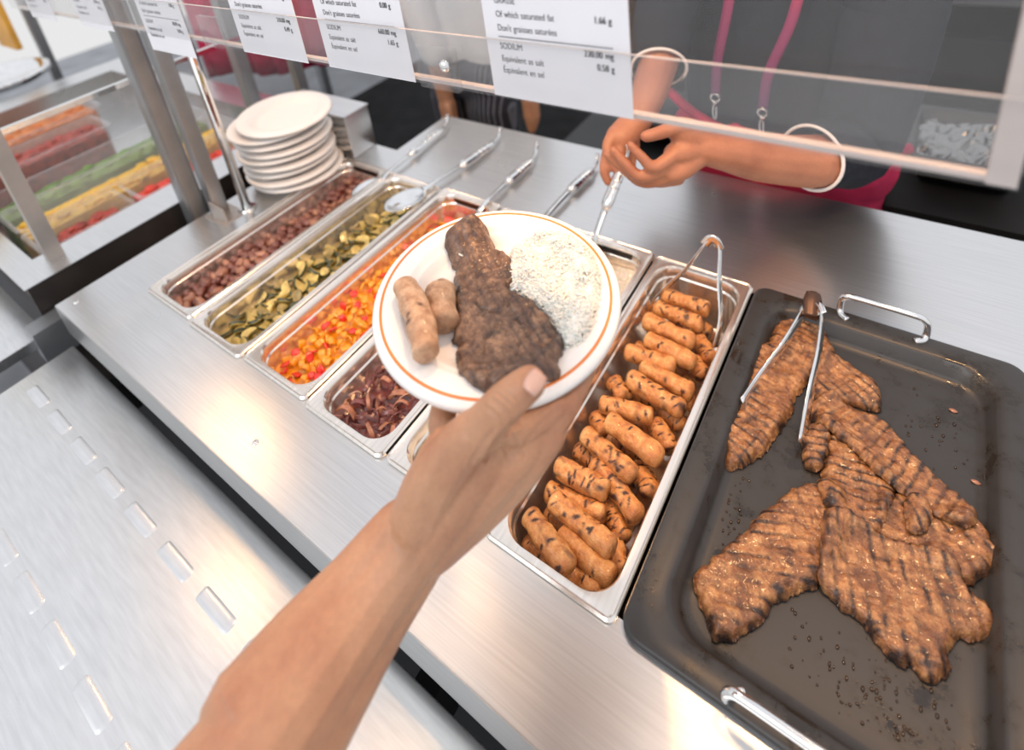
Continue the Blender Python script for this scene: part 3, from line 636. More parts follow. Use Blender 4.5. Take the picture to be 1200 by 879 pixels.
def slice_bm(seed, r, th, half):
    bm = bmesh.new(); n = 18; rd = random.Random(seed); a1 = PI * (1.15 if half else 2)
    k = n if not half else n - 4
    prof = [(r * .0, th / 2), (r * .55, th / 2 * .8), (r * .93, th / 2), (r, th / 2 * .6), (r, -th / 2 * .6), (r * .93, -th / 2), (0, -th / 2)]
    rs = []
    for i in range(k):
        a = a1 * i / (k - 1 if half else k); rs.append([bm.verts.new((p * math.cos(a), p * math.sin(a) * (.85), z + .0025 * math.sin(a * 2 + seed) * (p / r))) for p, z in prof[1:-1]])
    ct = bm.verts.new((0, 0, th / 2 * .8)); cb = bm.verts.new((0, 0, -th / 2))
    m_ = len(rs); rng = range(m_ if not half else m_ - 1)
    for i in rng:
        a, b = rs[i], rs[(i + 1) % m_]
        for j in range(len(a) - 1):
            f = bm.faces.new((a[j], b[j], b[j + 1], a[j + 1])); f.material_index = 1 if j in (1, 2) else 0
        bm.faces.new((ct, a[0], b[0]) if True else 0); bm.faces.new((cb, b[-1], a[-1]))
    if half:
        for e in (rs[0], rs[-1]): bm.faces.new([ct] + list(e) + [cb])
    bmesh.ops.recalc_face_normals(bm, faces=bm.faces); return bm
def curl_bm(seed, R, w, arc, th=.0016):
    """curved strip: onion sliver or pepper piece"""
    bm = bmesh.new(); n = 9; m_ = 4; rd = random.Random(seed); tw = rd.uniform(-.5, .5)
    def P(i, j, o):
        a = (i / n - .5) * arc; q = (j / m_ - .5); ww = w * (1 - .5 * abs(i / n - .5) ** 1.5 * 2)
        rr_ = R + o + .3 * R * tw * q
        return ((rr_) * math.sin(a), q * ww, rr_ * math.cos(a) - R * math.cos(arc / 2) * .8 + .15 * w * math.sin(a * 3 + seed))
    a = [[bm.verts.new(P(i, j, 0)) for j in range(m_ + 1)] for i in range(n + 1)]; b = [[bm.verts.new(P(i, j, -th)) for j in range(m_ + 1)] for i in range(n + 1)]
    for i in range(n):
        for j in range(m_):
            bm.faces.new((a[i][j], a[i + 1][j], a[i + 1][j + 1], a[i][j + 1])); bm.faces.new((b[i][j], b[i][j + 1], b[i + 1][j + 1], b[i + 1][j]))
    for i in range(n): bm.faces.new((a[i][0], b[i][0], b[i + 1][0], a[i + 1][0])); bm.faces.new((a[i][m_], a[i + 1][m_], b[i + 1][m_], b[i][m_]))
    for j in range(m_): bm.faces.new((a[0][j], a[0][j + 1], b[0][j + 1], b[0][j])); bm.faces.new((a[n][j], b[n][j], b[n][j + 1], a[n][j + 1]))
    bmesh.ops.recalc_face_normals(bm, faces=bm.faces); return bm
def scatter(protos, weights, x0, x1, y0, y1, sp, zf, seed, name, label, cat, group, tilt=.7, labs=None):
    rd = random.Random(seed); used = [False] * len(protos); k = 0
    nx = int((x1 - x0) / sp); ny = int((y1 - y0) / sp)
    for j in range(ny + 1):
        for i in range(nx + 1):
            x = x0 + (x1 - x0) * (i + .5 * (j % 2)) / (nx + .5) + rd.uniform(-.25, .25) * sp; y = y0 + (y1 - y0) * j / ny + rd.uniform(-.25, .25) * sp
            q = rd.choices(range(len(protos)), weights)[0]; p = protos[q]
            if used[q]: o = p.copy(); COL.objects.link(o)
            else: o = p; used[q] = True
            o.location = (min(max(x, x0), x1), min(max(y, y0), y1), zf(x, y) + rd.uniform(-.002, .004)); o.rotation_euler = (rd.uniform(-tilt, tilt), rd.uniform(-tilt, tilt), rd.uniform(0, 6.28)); s = rd.uniform(.8, 1.15); o.scale = (s, s, s)
            tag(o, labs[q] if labs else label, cat, group)
    for u, p in zip(used, protos):
        if not u: bpy.data.objects.remove(p)
def inner(k, pad=.012): return PANX[k] - .0662 + pad, PANX[k] + .0662 - pad
# pan 1 (k=5): small brown meat pieces
x0, x1 = inner(5); zf = lambda x, y: -.040 + .008 * math.sin(y * 14 - .6) + .006 * noise.noise(Vector((x, y, 1)) * 14)
heap_base('meat_pieces_below', MEATBIT, x0 - .012, x1 + .012, .025, .515, zf, 'mass of small brown meat pieces under the visible ones in the leftmost pan')
pr = [link('meat_piece', chunk(i, .0115, (1.1, .85, .75), .6), MEATBIT if i < 3 else MEATBIT2) for i in range(5)]
scatter(pr, [3, 3, 3, 1.3, 1], x0, x1, .035, .505, .0185, zf, 1, 'meat_piece', '', 'meat piece', 'small meat pieces in the leftmost pan', labs=['small dark reddish-brown meat piece in the leftmost pan'] * 3 + ['small paler brown meat piece in the leftmost pan'] * 2)
# pan 2 (k=4): courgettes
x0, x1 = inner(4); zf = lambda x, y: -.043 + .008 * math.sin(y * 9 + .3) + .006 * noise.noise(Vector((x, y, 5)) * 14)
heap_base('courgette_below', COURG2, x0 - .012, x1 + .012, .02, .51, zf, 'mass of courgette under the visible slices in the second pan from the left')
pr = [link('courgette_slice', slice_bm(i, (.019, .015, .017, .014)[i], .0065, i in (0, 2)), [COURG if i < 3 else COURG2, COURGSK], smooth='auto') for i in range(4)]
scatter(pr, [3, 2.5, 2, 2.5], x0 + .004, x1 - .004, .035, .495, .0215, zf, 2, 'courgette_slice', '', 'courgette slice', 'courgette slices in the second pan', .8, labs=['half-moon courgette slice with dark green edge in the second pan', 'round pale courgette slice in the second pan', 'smaller half-moon courgette slice in the second pan', 'small browned round courgette slice in the second pan'])
# pan 3 (k=3): peppers
x0, x1 = inner(3); zf = lambda x, y: -.047 + .013 * math.sin(min(1, max(0, y / .42)) * PI) + .006 * noise.noise(Vector((x, y, 9)) * 14)
heap_base('pepper_below', PEPY, x0 - .012, x1 + .012, .02, .50, zf, 'mass of chopped pepper under the visible pieces in the third pan')
pr = [link('pepper_piece', curl_bm(i, (.012, .014, .010, .013, .012)[i], (.014, .011, .012, .013, .015)[i], (1.6, 1.4, 1.9, 1.4, 1.7)[i], .003), PEPY if i < 3 else PEPR) for i in range(5)]
scatter(pr, [3, 3, 3, 1.8, 1.7], x0, x1, .03, .49, .0155, zf, 3, 'pepper_piece', '', 'pepper piece', 'chopped pepper pieces in the third pan', .9, labs=['chopped yellow-orange pepper piece in the third pan'] * 3 + ['chopped red pepper piece in the third pan'] * 2)
# pan 4 (k=2): onions
x0, x1 = inner(2); zf = lambda x, y: -.040 + .008 * math.sin(y * 12 + .6) + .006 * noise.noise(Vector((x, y, 12)) * 16)
heap_base('onion_below', ONION2, x0 - .012, x1 + .012, .02, .505, zf, 'mass of fried red onion under the visible slivers in the fourth pan', .006)
pr = [link('onion_sliver', curl_bm(i, (.016, .020, .013, .018, .014, .017)[i], (.007, .010, .006, .014, .006, .012)[i], (2.8, 2.1, 3.2, 1.5, 2.6, 2.0)[i]), (ONION, ONION, ONION2, ONION3, ONION2, ONION3)[i]) for i in range(6)]
scatter(pr, [3, 3, 3, 1.2, 3, .8], x0 + .003, x1 - .003, .032, .49, .0165, zf, 6, 'onion_sliver', '', 'onion', 'fried red onion slivers in the fourth pan', 1.1, labs=['thin curled brown fried onion sliver in the fourth pan', 'broader brown fried onion sliver in the fourth pan', 'dark purple-brown onion sliver in the fourth pan', 'broad pale onion piece in the fourth pan', 'thin dark purple onion sliver in the fourth pan', 'pale curled onion piece in the fourth pan'])

# rice grains
def grains(name, pts, mat, label, parent=None, seed=0, cat='rice'):
    rd = random.Random(seed); bm = bmesh.new(); bmesh.ops.create_icosphere(bm, subdivisions=1, radius=1)
    base = np.array([v.co[:] for v in bm.verts]); fc = np.array([[v.index for v in f.verts] for f in bm.faces]); bm.free()
    vs = []; fs = []
    for i, p in enumerate(pts):
        from mathutils import Euler
        M = np.array(Euler((rd.uniform(-.7, .7), rd.uniform(-.5, .5), rd.uniform(0, 6.28))).to_matrix()); l = rd.uniform(.0029, .0038)
        q = (base * np.array([l, .00115, .00105])); q[:, 2] += .0004 * (q[:, 0] / l) ** 2
        vs.append(q @ M.T + np.array(p)); fs.append(fc + len(base) * i)
    vs = np.concatenate(vs); fs = np.concatenate(fs); me = bpy.data.meshes.new(name); me.from_pydata(vs.tolist(), [], fs.tolist()); me.update()
    return tag(link(name, me, mat, parent), label, cat, kind='stuff')
x0, x1 = inner(1, .004); zf = lambda x, y: -.028 - .05 * max(0, min(1, (.22 - y) / .12)) + .006 * noise.noise(Vector((x, y, 22)) * 18)
heap_base('rice_below', RICE, x0, x1, .10, .512, zf, 'body of the white rice heap in the fifth pan', .003)
rd = random.Random(5); pts = []
for _ in range(5200):
    x = rd.uniform(x0, x1); y = rd.uniform(.12, .508); pts.append((x, y, zf(x, y) - .0055 + rd.uniform(0, .004)))
grains('rice_grains', pts, RICE, 'white rice grains covering the fifth pan, behind the held plate', seed=3)

# ------------------------------------------------------------ the held plate with its meal
PC = Vector((-.119, .041, .353)); PN = Vector((.062, -.061, 1)).normalized()
PM = Vector((0, 0, 1)).rotation_difference(PN).to_matrix().to_4x4(); PM.translation = PC
def plate_profile():
    return [(0, -.0160), (.066, -.0160), (.070, -.0155), (.0745, -.0125), (.0790, -.0065), (.0815, -.0050), (.0840, -.0045), (.0870, -.0015), (.0895, -.0004), (.105, .0000), (.1115, -.0006), (.1140, -.0022), (.1152, -.0062),
            (.1143, -.0066), (.1130, -.0036), (.1105, -.0024), (.0895, -.0022), (.0868, -.0035), (.0838, -.0066), (.0805, -.0072), (.0775, -.0088), (.0735, -.0146), (.0700, -.0178), (0, -.0182)]
bm = bmesh.new(); lathe(bm, plate_profile(), 120)
PL = thing('paper_plate', 'round white plate with a thin orange rim line, held up with the meal on it', 'plate'); PL.matrix_world = PM
link('plate_body', bm, PLATE, PL, True)
bm = bmesh.new(); lathe(bm, [(.1052, .0000), (.1052, .00035), (.1076, .00025), (.1076, -.0004)], 140); link('orange_rim_line', bm, ORANGE, PL, True)
PI_ = PM.inverted()
def plate_z(p):
    """top surface of the plate in world z at world xy"""
    r_ = np.array([a for a, b in plate_profile()[:12]]); z_ = np.array([b for a, b in plate_profile()[:12]])
    dx = p[:, 0] - PC.x; dy = p[:, 1] - PC.y; rr_ = np.hypot(dx, dy)
    return PC.z - (PN.x * dx + PN.y * dy) / PN.z + np.interp(rr_, r_, z_)
o, p_, t_, _ = steak('steak', SP['P'], plate_z, .0120, R_(58), .0085, 21, STEAKP, step=.0011, edge=.008, lumps=((-.178, .090, .020, .018), (-.168, .072, .014, .007), (-.186, .072, .009, .007), (-.06, -.005, .03, .003), (-.10, .02, .03, .002)), marks=.75, crease=.0022, ridge=.0008, xc=.1)
tag(o, 'dark brown grilled steak with a folded tip, on the held plate', 'steak')
def psaus(a, b, r, bend, seed, lab):
    P = np.array([a, b]); z = plate_z(P)
    o = sausage_mesh('sausage', (*a, max(z[0], z[1] - .004) + r * .98), (*b, max(z[1], z[0] - .004) + r * .98), r, bend, seed, .3, SAUSP); tag(o, lab, 'sausage', 'sausages on the held plate')
psaus((-.1955, .0005), (-.1205, -.0515), .0108, -.004, 61, 'longer bent pale sausage at the left edge of the held plate')
psaus((-.1715, .0245), (-.1375, -.0120), .0120, .0005, 67, 'shorter thick pale sausage against the steak on the held plate')
rd = random.Random(9); RP = SP['R']; RA = np.array(RP); pts = []; cand = []
while len(cand) < 7500:
    cand.append((rd.uniform(RA[:, 0].min(), RA[:, 0].max()), rd.uniform(RA[:, 1].min(), RA[:, 1].max())))
cand = np.array(cand); dd, _ = sdist(cand, RP); pz = plate_z(cand)
for (x, y), d_, z in zip(cand, dd, pz):
    if d_ < -.0005 + .0015 * noise.noise(Vector((x, y, 0)) * 90): continue
    h = .017 * math.sqrt(1 - (1 - min(1, max(0, d_) / .028)) ** 2) + .0035 * noise.noise(Vector((x, y, 0)) * 70)
    top = max(z + .001, z + h); pts.append((x, y, top - rd.uniform(0, .0035)))
g = grains('rice', pts, RICE, 'mound of cooked white rice beside the steak on the held plate', seed=7)
bm = bmesh.new(); X = []
# body of the mound under its grains
def mound(poly, name, mat, parent):
    A = np.array(poly); st = .003; mn = A.min(0); nx, ny = ((A.max(0) - mn) / st).astype(int) + 2
    gx, gy = np.meshgrid(mn[0] + np.arange(nx) * st, mn[1] + np.arange(ny) * st, indexing='ij'); G = np.stack([gx.ravel(), gy.ravel()], 1); d_, nr = sdist(G, poly); z = plate_z(G)
    h = .017 * np.sqrt(1 - (1 - np.clip(d_, 0, .028) / .028) ** 2) - .0014; vs = [(x, y, zz + max(.0003, hh)) for (x, y), zz, hh in zip(G, z, h)]; D = d_.reshape(nx, ny); fs = []
    for i in range(nx - 1):
        for j in range(ny - 1):
            if min(D[i, j], D[i + 1, j], D[i, j + 1], D[i + 1, j + 1]) > 0: fs.append((i * ny + j, (i + 1) * ny + j, (i + 1) * ny + j + 1, i * ny + j + 1))
    me = bpy.data.meshes.new(name); me.from_pydata(vs, [], fs); me.update(); o = link(name, me, mat, parent); return o
o = mound(RP, 'rice_core', RICE, g); o['kind'] = 'stuff'
for i, (x, y, z, lab) in enumerate(((-0.1664, 0.0542, 0.3675, 'single rice grain lying alone on the upper part of the plated steak'), (-0.0940, 0.0398, 0.3685, 'paired rice grain at the edge of the rice, on the steak'), (-0.0936, 0.0436, 0.3695, 'rice grain resting beside the edge grain on the steak'), (-0.0827, 0.0405, 0.3680, 'rice grain fallen on the middle of the plated steak'))):
    q = grains('rice_grain', [(x, y, z)], RICE, '', seed=40 + i); del q['kind']; tag(q, lab, 'rice grain', 'stray rice grains on the steak')

# ------------------------------------------------------------ customer's arm and hand
CU = thing('person', 'bare left forearm and hand of a customer reaching in from the bottom, holding the plate', 'person', (-0.0977, -0.1301, 0.2500))
base = Vector(CU.location)
ch = [[(Vector(p) - base, r) for p, r in c] for c in (
  # forearm, strands side by side so that the wrist is oval
  [((-0.0951, -0.1243, 0.2522), .0250), ((-0.1078, -0.1672, 0.2347), .0290), ((-0.1153, -0.2074, 0.2243), .0345), ((-0.1198, -0.2500, 0.2154), .0385), ((-0.1278, -0.2953, 0.2042), .0415), ((-0.1423, -0.3411, 0.1815), .044)],
  [((-0.1071, -0.1269, 0.2602), .0195), ((-0.1202, -0.1716, 0.2400), .0240), ((-0.1291, -0.2137, 0.2284), .0300), ((-0.1344, -0.2571, 0.2192), .0350)],
  [((-0.0913, -0.1223, 0.2350), .0190), ((-0.1024, -0.1615, 0.2167), .0235), ((-0.1089, -0.2005, 0.2069), .0300), ((-0.1108, -0.2453, 0.2003), .0350)],
  # back and palm strands
  [((-0.0967, -0.1247, 0.2589), .0215), ((-0.0888, -0.1042, 0.2890), .0220), ((-0.0844, -0.0864, 0.3094), .0185), ((-0.0878, -0.0740, 0.3164), .0125)],
  [((-0.0911, -0.1231, 0.2509), .0225), ((-0.0724, -0.0945, 0.2820), .0215), ((-0.0581, -0.0722, 0.3061), .0175), ((-0.0502, -0.0518, 0.3181), .0125)],
  [((-0.0879, -0.1209, 0.2427), .0210), ((-0.0623, -0.0860, 0.2723), .0185), ((-0.0424, -0.0607, 0.2983), .0155), ((-0.0312, -0.0385, 0.3114), .0125)],
  [((-0.0839, -0.1143, 0.2384), .0175), ((-0.0559, -0.0779, 0.2621), .0150), ((-0.0354, -0.0517, 0.2889), .0140), ((-0.0221, -0.0295, 0.3090), .0120)],
  # ball of the thumb, thumb over the rim
  [((-0.0923, -0.1204, 0.2703), .0205), ((-0.0824, -0.1031, 0.3018), .0205), ((-0.0678, -0.0862, 0.3283), .0185), ((-0.0533, -0.0760, 0.3478), .0160)],
  [((-0.0623, -0.0813, 0.3339), .0165), ((-0.0479, -0.0724, 0.3538), .0150), ((-0.0343, -0.0625, 0.3728), .0142), ((-0.0254, -0.0528, 0.3823), .0130), ((-0.0208, -0.0458, 0.3854), .0118)],
  [((-0.0567, -0.0731, 0.3326), .0130), ((-0.0457, -0.0587, 0.3372), .0115), ((-0.0388, -0.0482, 0.3256), .0115), ((-0.0299, -0.0303, 0.3241), .0110), ((-0.0214, -0.0144, 0.3250), .0100)],
  # index finger just under the rim, the others hidden beneath the plate
  [((-0.0832, -0.0773, 0.3088), .0125), ((-0.0975, -0.0710, 0.3160), .0115), ((-0.1066, -0.0526, 0.3192), .0105), ((-0.1088, -0.0253, 0.3190), .0095), ((-0.1111, -0.0030, 0.3210), .0088)],
  [((-0.0536, -0.0537, 0.3140), .0120), ((-0.0673, -0.0273, 0.3160), .0100), ((-0.0805, 0.0015, 0.3180), .0092), ((-0.0939, 0.0301, 0.3190), .0086)],
  [((-0.0311, -0.0356, 0.3140), .0115), ((-0.0386, -0.0100, 0.3150), .0098), ((-0.0477, 0.0197, 0.3160), .0092), ((-0.0563, 0.0440, 0.3180), .0084)],
  [((-0.0291, -0.0385, 0.3031), .0125), ((-0.0220, -0.0188, 0.3180), .0118), ((-0.0193, 0.0036, 0.3220), .0105), ((-0.0212, 0.0297, 0.3230), .0090), ((-0.0270, 0.0506, 0.3240), .0080)],
)]
arm = organic('arm_and_hand', ch, SKIN, CU, .0013, 10)
def carve(o, org, view, lines):
    """skin folds: shallow grooves along polylines, pressed in on the side that faces `view`"""
    me = o.data; n_ = len(me.vertices); co = np.empty(n_ * 3); me.vertices.foreach_get('co', co); co = co.reshape(-1, 3); no = np.empty(n_ * 3); me.vertices.foreach_get('normal', no); no = no.reshape(-1, 3)
    v = np.array(view); v = v / np.linalg.norm(v); a = np.cross(v, (0, 0, 1)); a /= np.linalg.norm(a); b = np.cross(v, a); P = np.stack([co @ a, co @ b], 1); face = no @ v > .15; dsp = np.zeros(n_)
    for pts, w_, dp in lines:
        Q = [np.array(p) - np.array(org) for p in pts]; Q = [np.array([q @ a, q @ b]) for q in Q]; dm = np.full(n_, 9.)
        for p, q in zip(Q, Q[1:]):
            d = q - p; t = np.clip(((P - p) @ d) / (d @ d), 0, 1); dm = np.minimum(dm, np.hypot(*(P - p - t[:, None] * d).T))
        dsp += np.where(face, dp * (np.exp(-(dm / w_) ** 2) - .35 * np.exp(-((dm - 2.2 * w_) / w_) ** 2)), 0)
    co -= no * dsp[:, None]; me.vertices.foreach_set('co', co.ravel()); me.update()
carve(arm, tuple(base), tuple(Vector((.1757, -.2814, .7541)) - base), [
  ([(-0.0368, -0.0700, 0.3847), (-0.0306, -0.0690, 0.3773), (-0.0241, -0.0672, 0.3709)], .0011, .0009), ([(-0.0339, -0.0661, 0.3874), (-0.0288, -0.0656, 0.3807), (-0.0231, -0.0647, 0.3739)], .0009, .0007), ([(-0.0314, -0.0631, 0.3890), (-0.0263, -0.0623, 0.3829), (-0.0212, -0.0616, 0.3767)], .0009, .0006), ([(-0.0400, -0.0746, 0.3811), (-0.0338, -0.0737, 0.3737), (-0.0282, -0.0726, 0.3674)], .0010, .0007),
  ([(-0.0275, -0.0531, 0.3505), (-0.0345, -0.0617, 0.3457), (-0.0412, -0.0715, 0.3380), (-0.0447, -0.0796, 0.3287)], .0016, .0018), ([(-0.0323, -0.0610, 0.3436), (-0.0257, -0.0605, 0.3347), (-0.0215, -0.0618, 0.3263)], .0012, .0010), ([(-0.0366, -0.0666, 0.3399), (-0.0313, -0.0677, 0.3302), (-0.0291, -0.0707, 0.3215)], .0012, .0009), ([(-0.0448, -0.0719, 0.3425), (-0.0506, -0.0807, 0.3352), (-0.0541, -0.0888, 0.3259)], .0014, .0007),
  ([(-0.0154, -0.0228, 0.3365), (-0.0256, -0.0372, 0.3256), (-0.0333, -0.0493, 0.3154)], .0018, .0008), ([(-0.1026, -0.1255, 0.2814), (-0.0882, -0.1163, 0.2765), (-0.0739, -0.1104, 0.2660)], .0030, .0004), ([(-0.0742, -0.0969, 0.3159), (-0.0785, -0.1126, 0.2941), (-0.0822, -0.1342, 0.2609)], .0050, .0009)])
# thumb nail
bm = bmesh.new(); 
na_, nw = 8, 8; tip = Vector((-0.0105, -0.0448, 0.3997)) ; root = Vector((-0.0140, -0.0573, 0.3926)); camv = (Vector((.1757, -.2814, .7541)) - tip).normalized()
ax = (tip - root); Ln = ax.length; ax.normalize(); sd = ax.cross(camv).normalized(); nr = sd.cross(ax).normalized()
if nr.dot(camv) < 0: nr = -nr
g_ = [[None] * (nw + 1) for _ in range(na_ + 1)]
for i in range(na_ + 1):
    for j in range(nw + 1):
        t = i / na_; q = j / nw * 2 - 1; hw = .0066 * (1 - .30 * abs(2 * t - 1) ** 3)
        g_[i][j] = bm.verts.new(root + ax * Ln * t + sd * hw * q - nr * (.0035 * q * q + .0012 * t * t) + nr * .0006)
for i in range(na_):
    for j in range(nw): bm.faces.new((g_[i][j], g_[i + 1][j], g_[i + 1][j + 1], g_[i][j + 1]))
o = link('thumb_nail', bm, NAIL, CU); o.location = -base; md = o.modifiers.new('t', 'SOLIDIFY'); md.thickness = .0006

# ------------------------------------------------------------ tongs and serving spoons
def ribbon(bm, pts, w, th, up=(0, 0, 1), k=5):
    """flat metal strip along pts; w may be a list of half widths"""
    P = spline(pts, k); n_ = len(P); ws = w if isinstance(w, (list, tuple)) else [w] * len(pts)
    ww = np.interp(np.linspace(0, len(ws) - 1, n_), range(len(ws)), ws); up = Vector(up); lo = []
    for i, p in enumerate(P):
        d = (P[min(i + 1, n_ - 1)] - P[max(i - 1, 0)]).normalized(); s = d.cross(up).normalized(); u = s.cross(d)
        lo.append([p + s * ww[i] + u * th, p + s * ww[i] * .3 + u * th * 1.6, p - s * ww[i] * .3 + u * th * 1.6, p - s * ww[i] + u * th, p - s * ww[i] - u * th, p + s * ww[i] - u * th])
    loft(bm, lo, True, True, True)
def tongs(name, label, apex, la, lb, wa, up):
    t = thing(name, label, 'tongs', apex); A = Vector(apex)
    for pts in (la, lb):
        bm = bmesh.new(); ribbon(bm, [Vector(p) - A for p in pts], wa, .0007, up); link('arm', bm, CHROME, t, True)
    d = ((Vector(la[1]) + Vector(lb[1])) / 2 - A).normalized(); s = (Vector(lb[1]) - Vector(la[1])).normalized(); bm = bmesh.new()
    pts = [Vector(la[1]) - A, (Vector(la[1]) - A) * .35 - d * .003 , (Vector(lb[1]) - A) * .35 - d * .003, Vector(lb[1]) - A]
    ribbon(bm, pts, .0075, .0008, d.cross(s)); link('hinge_bend', bm, CHROME, t, True)
    return t
tongs('serving_tongs', 'stainless tongs standing upright at the back of the sausage pan', (-0.0587, 0.5000, 0.1020),
      [(-0.0576, 0.5050, 0.1021), (-0.0718, 0.5000, 0.0837), (-0.0986, 0.4850, 0.0343), (-0.1324, 0.4650, -0.0130), (-0.1609, 0.4450, -0.0699)], [(-0.0576, 0.5050, 0.1021), (-0.0480, 0.5000, 0.0840), (-0.0412, 0.4750, 0.0414), (-0.0291, 0.4450, -0.0004), (-0.0289, 0.4200, -0.0391)], [.003, .0055, .0065, .007, .010], (1, -.15, .35))
tongs('serving_tongs', 'stainless tongs with a dark end lying on the steaks, back left of the black tray', (0.0861, 0.5000, 0.0390),
      [(0.0848, 0.5000, 0.0417), (0.0770, 0.4800, 0.0258), (0.0659, 0.4200, 0.0198), (0.0483, 0.3700, -0.0024), (0.0402, 0.3067, 0.0040)], [(0.0848, 0.5000, 0.0417), (0.1009, 0.4780, 0.0390), (0.1091, 0.4100, 0.0397), (0.1105, 0.3500, 0.0243), (0.1127, 0.2962, -0.0060)], [.004, .0070, .0070, .0085, .010], (1, -.1, .45))
bm = bmesh.new(); A = Vector((0.0855, 0.4970, 0.0380)); ribbon(bm, [A + Vector((-.002, .012, .004)), A + Vector((.0, 0, 0)), A + Vector((.002, -.022, -.010))], [.009, .0125, .010], .006, (.2, -.5, .85)); bmesh.ops.bevel(bm, geom=list(bm.edges), offset=.001, segments=1, affect='EDGES')
tcap = link('end_cap', bm, simple('dark_brown_grip', (.09, .05, .035), .3, .6), None, True); tcap['label'] = 'dark bronze end piece'
par = [o for o in COL.objects if o.name.startswith('serving_tongs') and 'dark end' in o.get('label', '')][0]; tcap.parent = par; tcap.location = -par.location

def spoon(label, bowl, neck, grip0, grip1, hook, bowl_r=(.030, .045), tilt=0, group='serving spoons along the back of the counter'):
    """bowl centre, neck, grip start, grip end, hook tip in world coordinates"""
    t = thing('serving_spoon', label, 'serving spoon', bowl, 0, group); B = Vector(bowl); V = [Vector(p) - B for p in (neck, grip0, grip1, hook)]
    ax = V[0].normalized(); ax2 = Vector((ax.x, ax.y, 0)).normalized(); sd = ax2.cross(Vector((0, 0, 1)))
    bm = bmesh.new(); na2, nr2 = 28, 7; rows = []
    for q in range(nr2 + 1):
        rr_ = q / nr2; rows.append([bm.verts.new(ax2 * (bowl_r[1] * rr_ * math.cos(2 * PI * k / na2)) + sd * (bowl_r[0] * rr_ * math.sin(2 * PI * k / na2)) + Vector((0, 0, -.013 * (1 - rr_ ** 2.2)))) for k in range(na2)] if q else [bm.verts.new((0, 0, -.013))])
    for k in range(na2): bm.faces.new((rows[0][0], rows[1][k], rows[1][(k + 1) % na2]))
    for q in range(1, nr2):
        for k in range(na2): bm.faces.new((rows[q][k], rows[q + 1][k], rows[q + 1][(k + 1) % na2], rows[q][(k + 1) % na2]))
    o = link('bowl', bm, CHROME, t); md = o.modifiers.new('t', 'SOLIDIFY'); md.thickness = .0012; md.offset = 0
    bm = bmesh.new(); e = ax2 * bowl_r[1]
    ribbon(bm, [e * .93, e * 1.1 + Vector((0, 0, .002)), V[0], V[1]], [.012, .0085, .0055, .006], .0014); link('shaft', bm, CHROME, t)
    bm = bmesh.new(); P = [V[1].lerp(V[2], i / 12) for i in range(13)]
    tube(bm, P, [.006, .0105, .0115, .0112, .0104, .0110, .0100, .0110, .0100, .0108, .0098, .0092, .0060], 12, True, .7); link('grip', bm, CHROME, t)
    for i in range(4):
        bm = bmesh.new(); c = V[1].lerp(V[2], .42 + .13 * i); d = (V[2] - V[1]).normalized(); tube(bm, [c - d * .0022, c, c + d * .0022], [.0104, .0118, .0104], 12, True, .75); link('grip_rib', bm, CHROME, t)
    bm = bmesh.new(); h = V[3] - V[2]; tube(bm, spline([V[2], V[2] + h * .55 + Vector((0, 0, -.002)), V[2] + h * .9 + Vector((0, 0, .006)), V[2] + h + Vector((0, 0, .016))], 5), [.0042] * 16, 8); link('hook', bm, CHROME, t)
    return t
spoon('steel spoon resting in the leftmost pan, hooked handle on the counter behind it', (-.835, .455, .006), (-.829, .525, .012), (-.831, .598, .014), (-.842, .745, .013), (-.862, .790, .012))
spoon('steel spoon resting in the courgette pan, its bowl bright, handle on the counter behind', (-.712, .455, .010), (-.690, .535, .014), (-.677, .61, .014), (-.668, .735, .013), (-.680, .785, .012), (.034, .052))
spoon('steel spoon whose handle comes out of the pepper pan towards the counter back', (-.55, .44, -.010), (-.538, .52, .010), (-.536, .60, .014), (-.534, .705, .013), (-.552, .757, .012))
spoon('steel spoon behind the held plate, handle on the counter just left of the worker', (-.40, .44, -.010), (-.397, .53, .010), (-.395, .630, .014), (-.388, .722, .013), (-.395, .762, .012))
spoon('steel rice spoon with a broad handle, held upright by the worker', (-.268, .465, -.012), (-.268, .492, .022), (-.262, .53, .072), (-.248, .60, .148), (-.246, .606, .156), (.030, .04), group='rice spoon')

# ------------------------------------------------------------ stacked plates
yaw = random.Random(3); first = None; z = .0
SC = 1.0
offs = [(.008, .006), (.004, -.002), (-.004, .003), (.002, .001), (-.006, -.003), (.003, .004), (-.005, .0), (-.012, -.006), (.016, .008)]
names_ = ['bottom plate of the white stack beside the steel post', 'second white plate from the bottom of the stack', 'third white plate from the bottom of the stack', 'fourth white plate from the bottom of the stack', 'middle white plate of the stack, fifth from the bottom',
          'sixth white plate from the bottom of the stack', 'third white plate from the top of the stack', 'second white plate from the top, its rim showing at the left', 'topmost white plate of the stack, its round face in view']
for i in range(9):
    if i == 0:
        t = thing('stacked_plate', '', 'plate'); bm = bmesh.new(); lathe(bm, [(r_ * SC, z_ + .0182) for r_, z_ in plate_profile()], 72); pb = link('plate_body', bm, PLATE, t); first = (t, pb)
    else:
        t = cp(first[0]); cp(first[1], t)
    t.location = (-1.078 + offs[i][0], .430 + offs[i][1], .001 + .0193 * i); t.rotation_euler = (yaw.uniform(-.02, .02), yaw.uniform(-.02, .02) + (.03 if i > 6 else 0), 0); tag(t, names_[i], 'plate', 'stack of white plates')

